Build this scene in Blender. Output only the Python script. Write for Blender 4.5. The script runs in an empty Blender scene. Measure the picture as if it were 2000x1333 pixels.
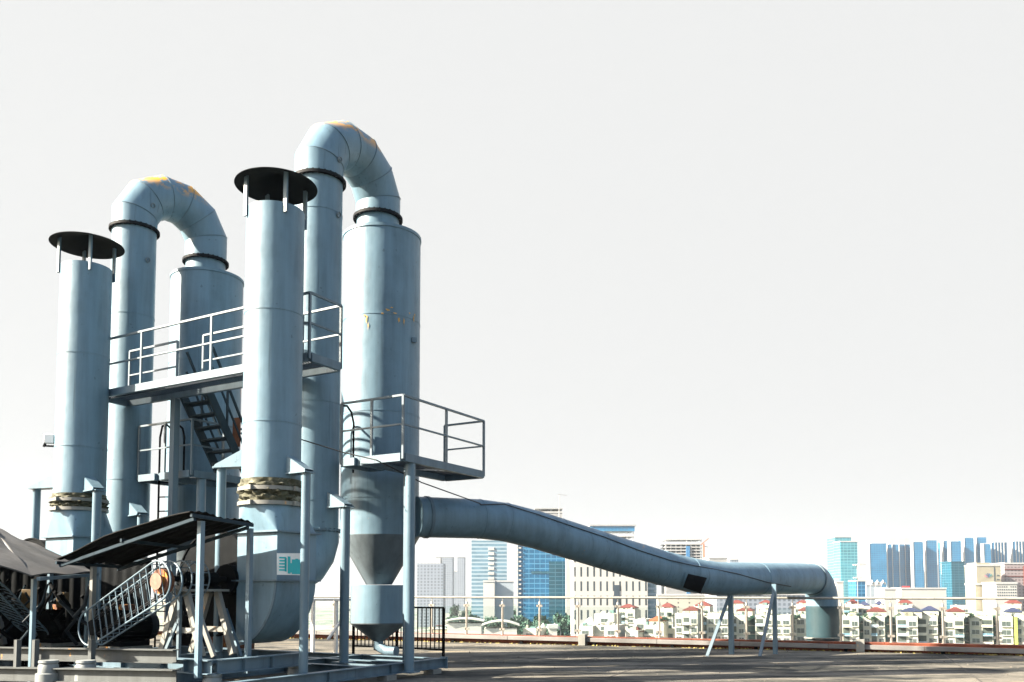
import bpy, math, random
from mathutils import Vector, Matrix
random.seed(7)
R = math.radians
S = bpy.context.scene
COL = S.collection
# ------------------------------------------------------------------ camera
F = 1680.0; TH = R(3.5); HZ = 1157.0; EYE = 1.5
CY = HZ - F*math.tan(TH)
cam = bpy.data.cameras.new('camera'); co = bpy.data.objects.new('camera', cam); COL.objects.link(co)
co.location = (0, 0, EYE); co.rotation_euler = (R(90)+TH, 0, 0)
cam.sensor_width = 36; cam.lens = F/2000*36; cam.shift_y = (CY-666.5)/2000
cam.clip_start = .05; cam.clip_end = 30000
S.camera = co
S.render.resolution_x = 1024; S.render.resolution_y = 682
# ------------------------------------------------------------------ world, sun, exposure
SUN_A = 77.0; SUN_E = 32.0          # direction the light travels: angle from +Y towards +X; elevation
w = bpy.data.worlds.new('World'); S.world = w; w.use_nodes = True
nt = w.node_tree; nd = nt.nodes; lk = nt.links
bg = nd['Background']
sky = nd.new('ShaderNodeTexSky'); sky.sky_type = 'NISHITA'; sky.sun_disc = False
sky.sun_elevation = R(SUN_E); sky.sun_rotation = R(180+SUN_A); sky.dust_density = 4; sky.air_density = 1.2
tc = nd.new('ShaderNodeTexCoord'); sep = nd.new('ShaderNodeSeparateXYZ'); lk.new(tc.outputs['Generated'], sep.inputs[0])
mr = nd.new('ShaderNodeMapRange'); mr.interpolation_type = 'SMOOTHSTEP'
mr.inputs[1].default_value = .60; mr.inputs[2].default_value = .80; mr.inputs[3].default_value = 1.0; mr.inputs[4].default_value = .0
lk.new(sep.outputs[2], mr.inputs[0])
mx = nd.new('ShaderNodeMix'); mx.data_type = 'RGBA'
my = nd.new('ShaderNodeMapRange'); my.interpolation_type = 'SMOOTHSTEP'      # the haze is thick over the city ahead, thin behind
my.inputs[1].default_value = -.25; my.inputs[2].default_value = .55; my.inputs[3].default_value = .12; my.inputs[4].default_value = 1
lk.new(sep.outputs[1], my.inputs[0]); mm = nd.new('ShaderNodeMath'); mm.operation = 'MULTIPLY'; lk.new(mr.outputs[0], mm.inputs[0]); lk.new(my.outputs[0], mm.inputs[1])
lk.new(mm.outputs[0], mx.inputs[0]); lk.new(sky.outputs[0], mx.inputs[6]); mx.inputs[7].default_value = (2.32, 2.34, 2.33, 1)
lk.new(mx.outputs[2], bg.inputs[0]); bg.inputs[1].default_value = .05
sl = bpy.data.lights.new('sun', 'SUN'); so = bpy.data.objects.new('sun', sl); COL.objects.link(so)
sl.energy = 4.7; sl.angle = R(.6); sl.color = (1, .87, .70)
d = Vector((math.sin(R(SUN_A))*math.cos(R(SUN_E)), math.cos(R(SUN_A))*math.cos(R(SUN_E)), -math.sin(R(SUN_E))))
so.rotation_euler = d.to_track_quat('-Z', 'Y').to_euler(); so.location = (-20, 0, 20)
S.view_settings.view_transform = 'Standard'; S.view_settings.look = 'None'; S.view_settings.gamma = 1
S.view_settings.exposure = 2.85
# ------------------------------------------------------------------ projection helpers
def ray(px, py):
    x = px-1000; u = CY-py
    return Vector((x, F*math.cos(TH)-u*math.sin(TH), F*math.sin(TH)+u*math.cos(TH)))
O = Vector((0, 0, EYE))
def P(px, py, Y):
    r = ray(px, py); return O + r*(Y/r.y)
def XY(px, py, Y):
    q = P(px, py, Y); return Vector((q.x, q.y, 0))
def ZZ(py, Y, px=600): return P(px, py, Y).z
def onplane(px, py, a, b, c):
    n = (b-a).cross(c-a); r = ray(px, py); return O + r*((a-O).dot(n)/r.dot(n))
def along(px, py, q, dr):      # point on the vertical plane through q along horizontal dr seen at px
    n = Vector((-dr.y, dr.x, 0)); r = ray(px, py); return O + r*((q-O).dot(n)/r.dot(n))
PV = Vector((math.cos(R(60)), math.sin(R(60)), 0))     # depth direction of the plant
RV = Vector((math.cos(R(150)), math.sin(R(150)), 0))   # row direction
UP = Vector((0, 0, 1))
# ------------------------------------------------------------------ mesh helpers
class MB:
    def __init__(s): s.v = []; s.f = []; s.m = []
    def add(s, vs, fs, m=0):
        o = len(s.v); s.v += [Vector(q) for q in vs]; s.f += [[o+i for i in f] for f in fs]; s.m += [m]*len(fs); return s
    def obox(s, c, ex, ey, ez, m=0):   # half vectors
        c = Vector(c); vs = [c+ex*a+ey*b+ez*d for a in (-1, 1) for b in (-1, 1) for d in (-1, 1)]
        return s.add(vs, [(0,1,3,2), (4,6,7,5), (0,4,5,1), (2,3,7,6), (0,2,6,4), (1,5,7,3)], m)
    def box(s, x0, x1, y0, y1, z0, z1, m=0):
        return s.obox(((x0+x1)/2, (y0+y1)/2, (z0+z1)/2), Vector(((x1-x0)/2,0,0)), Vector((0,(y1-y0)/2,0)), Vector((0,0,(z1-z0)/2)), m)
    def bar(s, a, b, w, h=None, up=UP, m=0):
        a = Vector(a); b = Vector(b); h = h or w; d = b-a
        dn = d.normalized()
        if abs(dn.dot(up)) > .99: up = PV
        sd = dn.cross(up).normalized(); u2 = sd.cross(dn)
        return s.obox((a+b)/2, d/2, sd*(w/2), u2*(h/2), m)
    def ibeam(s, a, b, w, h, t=.014, m=0):   # a,b = line of the top centre
        a = Vector(a); b = Vector(b)
        s.bar(a-UP*t/2, b-UP*t/2, w, t, m=m); s.bar(a-UP*(h-t/2), b-UP*(h-t/2), w, t, m=m)
        return s.bar(a-UP*h/2, b-UP*h/2, t, h-2*t-.001, m=m)
    def tube(s, path, r, n=20, caps=True, m=0):
        path = [Vector(q) for q in path]; k = len(path); rs = r if isinstance(r, (list, tuple)) else [r]*k
        ds = [(path[i+1]-path[i]).normalized() for i in range(k-1)]
        up = UP if abs(ds[0].dot(UP)) < .9 else Vector((1, 0, 0))
        x = ds[0].cross(up).normalized(); o = len(s.v)
        for i in range(k):
            if i == 0: t = ds[0]
            elif i == k-1: t = ds[-1]
            else: t = (ds[i-1]+ds[i]).normalized()
            dd = ds[min(i, k-2)] if i == 0 else ds[i-1]
            x = (x-dd*x.dot(dd)).normalized(); y = dd.cross(x)
            for j in range(n):
                a = 2*math.pi*j/n; q = x*math.cos(a)*rs[i]+y*math.sin(a)*rs[i]
                # slide along dd on to the mitre plane
                q = q - dd*(q.dot(t)/dd.dot(t)); s.v.append(path[i]+q)
        for i in range(k-1):
            for j in range(n):
                a = o+i*n+j; b = o+i*n+(j+1) % n; s.f.append([a, b, b+n, a+n]); s.m.append(m)
        if caps:
            s.f.append([o+j for j in range(n)][::-1]); s.f.append([o+(k-1)*n+j for j in range(n)]); s.m += [m, m]
        return s
    def ring(s, c, r0, r1, z0, z1, n=48, m=0):   # annular band round a vertical axis
        c = Vector(c); o = len(s.v)
        for rr, z in ((r0, z0), (r1, z0), (r1, z1), (r0, z1)):
            for j in range(n):
                a = 2*math.pi*j/n; s.v.append(Vector((c.x+rr*math.cos(a), c.y+rr*math.sin(a), z)))
        for k in range(4):
            for j in range(n):
                a = o+k*n+j; b = o+k*n+(j+1) % n; e = ((k+1) % 4-k)*n
                s.f.append([a, b, b+e, a+e]); s.m.append(m)
        return s
    def lathe(s, c, prof, n=48, m=0):
        c = Vector(c); o = len(s.v)
        for rr, z in prof:
            for j in range(n):
                a = 2*math.pi*j/n; s.v.append(Vector((c.x+rr*math.cos(a), c.y+rr*math.sin(a), z)))
        for k in range(len(prof)-1):
            for j in range(n):
                a = o+k*n+j; b = o+k*n+(j+1) % n; s.f.append([a, b, b+n, a+n]); s.m.append(m)
        return s
    def torus(s, c, nrm, r, t, n=16, k=6, m=0):
        c = Vector(c); nrm = Vector(nrm).normalized(); a0 = nrm.orthogonal().normalized(); b0 = nrm.cross(a0); o = len(s.v)
        for i in range(n):
            a = 2*math.pi*i/n; d = a0*math.cos(a)+b0*math.sin(a)
            for j in range(k):
                b = 2*math.pi*j/k; s.v.append(c+d*(r+t*math.cos(b))+nrm*t*math.sin(b))
        for i in range(n):
            for j in range(k):
                s.f.append([o+i*k+j, o+((i+1) % n)*k+j, o+((i+1) % n)*k+(j+1) % k, o+i*k+(j+1) % k]); s.m.append(m)
        return s
    def build(s, name, mats, parent=None, ang=35, bevel=0):
        if not isinstance(mats, (list, tuple)): mats = [mats]
        me = bpy.data.meshes.new(name); off = Vector((0, 0, 0)); q = parent
        while q: off += q.location; q = q.parent
        me.from_pydata([tuple(v-off) for v in s.v], [], s.f)
        for mt in mats: me.materials.append(mt)
        me.polygons.foreach_set('material_index', s.m)
        me.polygons.foreach_set('use_smooth', [True]*len(me.polygons))
        me.update()
        import bmesh
        bm = bmesh.new(); bm.from_mesh(me); bmesh.ops.recalc_face_normals(bm, faces=bm.faces); bm.to_mesh(me); bm.free()
        me.set_sharp_from_angle(angle=R(ang))
        o = bpy.data.objects.new(name, me); COL.objects.link(o); o.parent = parent
        if bevel:
            b = o.modifiers.new('bevel', 'BEVEL'); b.width = bevel; b.segments = 2; b.limit_method = 'ANGLE'
        return o
def tag(o, label=None, cat=None, group=None, kind=None):
    if label: o['label'] = label
    if cat: o['category'] = cat
    if group: o['group'] = group
    if kind: o['kind'] = kind
    return o
def thing(name, loc, label, cat, group=None):
    o = bpy.data.objects.new(name, None); COL.objects.link(o); o.location = loc; o.empty_display_size = .1
    return tag(o, label, cat, group)
# ------------------------------------------------------------------ materials
def newmat(name):
    m = bpy.data.materials.new(name); m.use_nodes = True; return m, m.node_tree.nodes, m.node_tree.links, m.node_tree.nodes['Principled BSDF']
def noise(nd, lk, co, scale, mapping=None, detail=4, rough=.6, lo=.35, hi=.65):
    n = nd.new('ShaderNodeTexNoise'); n.inputs['Scale'].default_value = scale; n.inputs['Detail'].default_value = detail; n.inputs['Roughness'].default_value = rough
    if mapping:
        mp = nd.new('ShaderNodeMapping'); mp.inputs['Scale'].default_value = mapping; lk.new(co, mp.inputs[0]); co = mp.outputs[0]
    lk.new(co, n.inputs['Vector'])
    r = nd.new('ShaderNodeMapRange'); r.inputs[1].default_value = lo; r.inputs[2].default_value = hi; lk.new(n.outputs['Fac'], r.inputs[0]); return r.outputs[0]
def mixc(nd, lk, fac, a, b):
    m = nd.new('ShaderNodeMix'); m.data_type = 'RGBA'
    for i, q in ((0, fac), (6, a), (7, b)):
        if hasattr(q, 'is_output') or hasattr(q, 'links'): lk.new(q, m.inputs[i])
        elif i == 0: m.inputs[0].default_value = q
        else: m.inputs[i].default_value = (*q, 1)
    return m.outputs[2]
def math_(nd, lk, op, a, b):
    m = nd.new('ShaderNodeMath'); m.operation = op; m.use_clamp = True
    for i, q in ((0, a), (1, b)):
        if isinstance(q, (int, float)): m.inputs[i].default_value = q
        else: lk.new(q, m.inputs[i])
    return m.outputs[0]
def paint(name, base, rough=.45, metal=0, streak=.25, rust=0., rustcol=(.45, .2, .03), toprust=0., scale=1., bump=.1):
    m, nd, lk, b = newmat(name)
    co = nd.new('ShaderNodeTexCoord').outputs['Object']
    f1 = noise(nd, lk, co, 5*scale, (1, 1, .08), 5)
    f2 = noise(nd, lk, co, 1.6*scale, None, 6)
    dark = tuple(c*(1-streak) for c in base); lite = tuple(min(1, c*(1+streak*.5)) for c in base)
    c = mixc(nd, lk, f1, dark, base); c = mixc(nd, lk, math_(nd, lk, 'MULTIPLY', f2, .5), c, lite)
    spots = noise(nd, lk, co, 9*scale, None, 3, .5, .70, .74)
    c = mixc(nd, lk, math_(nd, lk, 'MULTIPLY', spots, .6), c, tuple(q*.45 for q in base))
    f5 = noise(nd, lk, co, 16*scale, (1, 1, .03), 3, .5, .60, .68); f6 = noise(nd, lk, co, 1.1*scale, None, 3, .5, .45, .6)
    c = mixc(nd, lk, math_(nd, lk, 'MULTIPLY', math_(nd, lk, 'MULTIPLY', f5, f6), .6), c, tuple(q*.5 for q in base))
    if rust:
        f3 = noise(nd, lk, co, 3*scale, (1, 1, .5), 8, .7, .68-rust, .72-rust)
        c = mixc(nd, lk, math_(nd, lk, 'MULTIPLY', f3, .85), c, rustcol)
    if toprust:
        g = nd.new('ShaderNodeTexCoord'); sp = nd.new('ShaderNodeSeparateXYZ'); lk.new(g.outputs['Generated'], sp.inputs[0])
        r = nd.new('ShaderNodeMapRange'); r.inputs[1].default_value = .70; r.inputs[2].default_value = .86; lk.new(sp.outputs[2], r.inputs[0])
        f4 = noise(nd, lk, co, 2.6, None, 10, .78, .58-toprust, .62-toprust)
        c = mixc(nd, lk, math_(nd, lk, 'MULTIPLY', r.outputs[0], f4), c, (.55, .26, .02))
    lk.new(c, b.inputs['Base Color'])
    rr = noise(nd, lk, co, 7, None, 4, .6, .2, .8); q = nd.new('ShaderNodeMapRange'); q.inputs[3].default_value = rough-.08; q.inputs[4].default_value = rough+.12
    lk.new(rr, q.inputs[0]); lk.new(q.outputs[0], b.inputs['Roughness']); b.inputs['Metallic'].default_value = metal
    b.inputs['Specular IOR Level'].default_value = .06 if sum(base) < .12 else .32
    if bump:
        n = nd.new('ShaderNodeTexNoise'); n.inputs['Scale'].default_value = 2.2; n.inputs['Detail'].default_value = 3; lk.new(co, n.inputs['Vector'])
        bp = nd.new('ShaderNodeBump'); bp.inputs['Strength'].default_value = bump; bp.inputs['Distance'].default_value = .05
        lk.new(n.outputs['Fac'], bp.inputs['Height']); lk.new(bp.outputs[0], b.inputs['Normal'])
    return m
STEEL = (.108, .182, .238)
M = {}
M['steel'] = paint('grey_blue_paint', STEEL, .42, 0, .30, .0, bump=.22)
M['steel2'] = paint('grey_blue_paint_rust', STEEL, .42, 0, .32, .01, bump=.22)
M['bend'] = paint('bend_paint', STEEL, .4, 0, .22, 0, toprust=.10)
M['beam'] = paint('beam_paint', (.085, .135, .175), .45, 0, .3, .0)
M['postp'] = paint('post_paint', (.10, .16, .205), .35, 0, .25, .0)
M['rail'] = paint('rail_paint', (.095, .135, .165), .4, 0, .2, .0, bump=0)
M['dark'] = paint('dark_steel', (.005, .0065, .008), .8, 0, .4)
M['cap'] = paint('cap_steel', (.006, .008, .010), .7, 0, .3)
M['gask'] = paint('gasket_black', (.012, .014, .017), .6, 0, .2)
M['grate'] = paint('grating', (.04, .06, .085), .5, .2, .2)
M['fanp'] = paint('fan_paint', (.024, .032, .040), .5, 0, .4, .02)
M['light'] = paint('pale_paint', (.17, .175, .165), .5, 0, .3, .06)
M['concpad'] = paint('isolator_paint', (.16, .18, .185), .6, 0, .3)
M['rusty'] = paint('rusty_steel', (.10, .040, .022), .8, 0, .5, .1)
M['sheet'] = paint('roof_sheet', (.055, .057, .06), .75, 0, .4, .02, scale=.6)
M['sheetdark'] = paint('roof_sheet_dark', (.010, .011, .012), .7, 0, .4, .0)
M['stairp'] = paint('stair_paint', (.022, .036, .048), .5, 0, .3)
M['conep'] = paint('cone_paint', (.075, .098, .115), .5, 0, .4, .0)
M['darkbeam'] = paint('grimy_beam', (.060, .070, .074), .6, 0, .5, .04)
M['dropshade'] = paint('drop_pipe_shade', (.020, .045, .058), .5, 0, .3)  # darker than the duct: shade on the drop pipe put into its colour
M['canvas'] = None
def canvas():
    m, nd, lk, b = newmat('canvas_bellows'); co = nd.new('ShaderNodeTexCoord').outputs['Object']
    c = mixc(nd, lk, noise(nd, lk, co, 9, (1, 1, 2), 5, .6, .3, .7), (.022, .024, .016), (.085, .085, .052))
    c = mixc(nd, lk, noise(nd, lk, co, 5, (1, 1, 1.6), 6, .6, .54, .72), c, (.24, .24, .19))
    lk.new(c, b.inputs['Base Color']); b.inputs['Roughness'].default_value = .9; return m
M['canvas'] = canvas()
def flat(name, col, rough=.6, metal=0, var=.15, sc=3):
    m, nd, lk, b = newmat(name); co = nd.new('ShaderNodeTexCoord').outputs['Object']
    c = mixc(nd, lk, noise(nd, lk, co, sc, None, 5), tuple(q*(1-var) for q in col), col)
    lk.new(c, b.inputs['Base Color']); b.inputs['Roughness'].default_value = rough; b.inputs['Metallic'].default_value = metal; return m
M['white'] = flat('white_label', (.8, .8, .78), .5); M['teal'] = flat('teal_ink', (.0, .42, .45), .5, 0, .05)
M['cable'] = flat('cable_black', (.02, .022, .025), .6); M['stainless'] = flat('stainless', (.52, .50, .46), .28, .8)
M['glassy'] = None
def glass():
    m, nd, lk, b = newmat('clear_glass'); nd.remove(b); out = nd['Material Output']
    t = nd.new('ShaderNodeBsdfTransparent'); t.inputs[0].default_value = (.93, .97, .965, 1)
    g = nd.new('ShaderNodeBsdfGlossy'); g.inputs['Roughness'].default_value = .03
    fr = nd.new('ShaderNodeFresnel'); fr.inputs[0].default_value = 1.4; x = nd.new('ShaderNodeMixShader')
    lk.new(fr.outputs[0], x.inputs[0]); lk.new(t.outputs[0], x.inputs[1]); lk.new(g.outputs[0], x.inputs[2]); lk.new(x.outputs[0], out.inputs[0]); return m
M['glassy'] = glass()
def concrete():
    m, nd, lk, b = newmat('roof_concrete'); co = nd.new('ShaderNodeTexCoord').outputs['Object']
    c = mixc(nd, lk, noise(nd, lk, co, .5, None, 8, .65, .3, .7), (.080, .078, .072), (.165, .155, .130))
    c = mixc(nd, lk, noise(nd, lk, co, .42, (.5, 1.6, 1), 12, .72, .45, .55), c, (.013, .016, .017))
    c = mixc(nd, lk, math_(nd, lk, 'MULTIPLY', noise(nd, lk, co, 1.9, (.4, 1.5, 1), 8, .75, .50, .60), .7), c, (.035, .036, .032))
    c = mixc(nd, lk, math_(nd, lk, 'MULTIPLY', noise(nd, lk, co, 14, None, 8, .75, .52, .66), .6), c, (.05, .05, .043))
    c = mixc(nd, lk, math_(nd, lk, 'MULTIPLY', noise(nd, lk, co, .8, (.5, 1.8, 1), 6, .6, .60, .68), .65), c, (.235, .20, .135))
    lk.new(c, b.inputs['Base Color']); b.inputs['Roughness'].default_value = .9; b.inputs['Specular IOR Level'].default_value = .2
    n = nd.new('ShaderNodeTexNoise'); n.inputs['Scale'].default_value = 9; n.inputs['Detail'].default_value = 10; n.inputs['Roughness'].default_value = .7; lk.new(co, n.inputs['Vector'])
    bp = nd.new('ShaderNodeBump'); bp.inputs['Strength'].default_value = .6; bp.inputs['Distance'].default_value = .04; lk.new(n.outputs['Fac'], bp.inputs['Height']); lk.new(bp.outputs[0], b.inputs['Normal'])
    return m
M['conc'] = concrete(); M['joint'] = flat('joint_tar', (.035, .033, .03), .9)
M['kerb'] = flat('terracotta', (.17, .042, .018), .75, 0, .6, 2.5); M['trunk'] = flat('trunking', (.14, .14, .14), .55, 0, .4, 1.2); M['moss'] = flat('moss', (.30, .24, .07), .95, 0, .6, 6)
def facade(name, wall, glassc, floor=3.5, bay=3.0, wr=.55, hr=.6, rough=.25, vertical=True):
    """procedural curtain wall / window grid in metres, from the object's own coordinates"""
    m, nd, lk, b = newmat(name); tc_ = nd.new('ShaderNodeTexCoord'); s = nd.new('ShaderNodeSeparateXYZ'); lk.new(tc_.outputs['Object'], s.inputs[0])
    def band(v, period, frac):
        a = nd.new('ShaderNodeMath'); a.operation = 'DIVIDE'; lk.new(v, a.inputs[0]); a.inputs[1].default_value = period
        f = nd.new('ShaderNodeMath'); f.operation = 'FRACT'; lk.new(a.outputs[0], f.inputs[0])
        g = nd.new('ShaderNodeMath'); g.operation = 'LESS_THAN'; lk.new(f.outputs[0], g.inputs[0]); g.inputs[1].default_value = frac; return g.outputs[0]
    ad = nd.new('ShaderNodeMath'); ad.operation = 'ADD'; lk.new(s.outputs[0], ad.inputs[0]); lk.new(s.outputs[1], ad.inputs[1])
    msk = math_(nd, lk, 'MULTIPLY', band(ad.outputs[0], bay, wr), band(s.outputs[2], floor, hr))
    gn = nd.new('ShaderNodeNewGeometry'); sz = nd.new('ShaderNodeSeparateXYZ'); lk.new(gn.outputs['Normal'], sz.inputs[0])
    side = nd.new('ShaderNodeMath'); side.operation = 'LESS_THAN'; lk.new(sz.outputs[2], side.inputs[0]); side.inputs[1].default_value = .5
    msk = math_(nd, lk, 'MULTIPLY', msk, side.outputs[0])
    v = noise(nd, lk, tc_.outputs['Object'], .06, (1, 1, 1.5), 4)
    gc = mixc(nd, lk, v, tuple(q*.6 for q in glassc), glassc)
    lk.new(mixc(nd, lk, msk, wall, gc), b.inputs['Base Color'])
    q = nd.new('ShaderNodeMapRange'); q.inputs[3].default_value = .8; q.inputs[4].default_value = rough; lk.new(msk, q.inputs[0]); lk.new(q.outputs[0], b.inputs['Roughness'])
    return m
#PART1
# ================================================================== ROOF
KA = P(870, 1252, 0.001+1.5*1680/95.5); KA = Vector((KA.x, KA.y, 0)); KD = Vector((14.2, -5.7, 0)).normalized(); KN = Vector((-KD.y, KD.x, 0))
def K(s, n=0, z=0): q = KA+KD*s+KN*n; return Vector((q.x, q.y, z))
g = MB(); a0, a1, a2, a3 = K(-45, .3), K(34, .3), K(34, -40), K(-45, -40)
g.add([a0, a1, a2, a3]+[q-UP*30 for q in (a0, a1, a2, a3)], [(0,1,2,3), (4,7,6,5), (0,4,5,1), (1,5,6,2), (2,6,7,3), (3,7,4,0)])
tag(g.build('rooftop_floor', M['conc']), kind='structure', label=None)
# joints in the slab
j = MB()
def strip(a, b, wd): 
    d_ = (b-a).normalized(); n_ = Vector((-d_.y, d_.x, 0))*wd/2
    j.add([a-n_+UP*.004, a+n_+UP*.004, b+n_+UP*.004, b-n_+UP*.004], [(0,1,2,3)])
for k in range(-3, 5):
    a = K(13.6+k*6, -.5); strip(a, a-KN*30, .035)
for k in range(1, 6): strip(K(-30, -.5-k*4.2), K(30, -.5-k*4.2), .035)
tag(j.build('floor_joint', M['joint']), kind='structure')
kb = MB(); kb.obox(K(-5, 0, .08), KD*38, KN*.16, UP*.14)
for q in range(-60, 55): kb.obox(K(q*.6, 0, .2225), KD*.295, KN*.17, UP*.015)
tag(kb.build('kerb', M['kerb'], None), kind='structure')
ms = MB()
for i in range(1400):
    s_ = random.uniform(-30, 30); n_ = -.17-abs(random.gauss(0, .09))-.0; q = K(s_, n_, 0); r_ = random.uniform(.015, .06); h = random.uniform(.01, .045)
    ms.add([q+Vector((r_, 0, 0)), q+Vector((0, r_, 0)), q+Vector((-r_, 0, 0)), q+Vector((0, -r_, 0)), q+UP*h], [(0,1,4), (1,2,4), (2,3,4), (3,0,4)])
tag(ms.build('moss', M['moss']), 'yellow green moss and grit gathered along the foot of the kerb', 'moss', kind='stuff')
M['grit'] = flat('grit', (.11, .10, .085), .95, 0, .6, 9)
db = MB()
for i in range(260):
    px_ = random.uniform(-3, 15); py_ = random.uniform(13.5, 25); h = random.uniform(.006, .028); r_ = random.uniform(.008, .035); q = Vector((px_, py_, .0)); a_ = random.uniform(0, 6)
    if (q-K(0)).dot(KN) > -.3: continue
    e1 = Vector((math.cos(a_), math.sin(a_), 0))*r_; e2 = Vector((-math.sin(a_), math.cos(a_), 0))*r_*.6
    db.add([q+e1, q+e2, q-e1, q-e2, q+UP*h], [(0,1,4), (1,2,4), (2,3,4), (3,0,4)])
tag(db.build('roof_grit', M['grit']), 'small stones and dry leaves scattered over the concrete roof floor', 'debris', kind='stuff')
# trunking along the kerb
t = thing('cable_trunking', K(0, -.3), 'long pale grey cable trunking running along the red kerb at the roof edge', 'trunking')
b = MB()
for k in range(-14, 12):
    z0 = .20-.010*max(0, (k+2)); z1 = .20-.010*max(0, (k+3))
    b.bar(K(k*2.2, -.30, max(z0, .075)), K(k*2.2+2.19, -.30, max(z1, .075)), .14, .11)
b.build('trunk', M['trunk'], t, bevel=.005)
for px in (1138, 1676):
    q = None
    for s_ in [i*.02 for i in range(-100, 1000)]:
        v = K(s_, -.3); 
        if 1000+F*v.x/v.y > px: q = s_; break
    MB().obox(K(q, -.33, .16), KD*.10, KN*.13, UP*.158).build('junction_box', M['light'], t, bevel=.006)
b = MB()
for k in range(-14, 12): b.obox(K(k*2.2+.4, -.28, .035), KD*.04, KN*.05, UP*.034)
b.build('bracket', M['dark'], t)
# glass balustrade
bal = thing('glass_balustrade', K(6, .02), 'stainless steel and clear glass balustrade standing on the red kerb of the roof', 'railing')
RAILZ = 1.345; S0 = .70; SP = 1.177
MB().tube([K(-26, .02, RAILZ), K(30, .02, RAILZ)], .034, 14).build('handrail', M['light'], bal)
lastp = None
for k in range(-12, 20):
    s_ = S0+k*SP; b = MB(); b.tube([K(s_, .02, .237), K(s_, .02, 1.16)], .032, 12)
    for z in (.40, 1.1):
        for sg in (-1, 1): b.obox(K(s_+sg*.055, .0, z), KD*.028, KN*.028, UP*.03)
    b.tube([K(s_, .02, 1.15), K(s_, .02, 1.22)], [.042, .03], 12); b.tube([K(s_, .02, 1.215), K(s_, .02, RAILZ-.03)], .011, 8)
    b.ring(K(s_, .02), .032, .055, .237, .25, 16)
    b.build('baluster', M['stainless'], bal)
    MB().obox(K(s_+SP/2, .02, .70), KD*(SP/2-.05), KN*.005, UP*.38).build('glass_pane', M['glassy'], bal)
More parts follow.
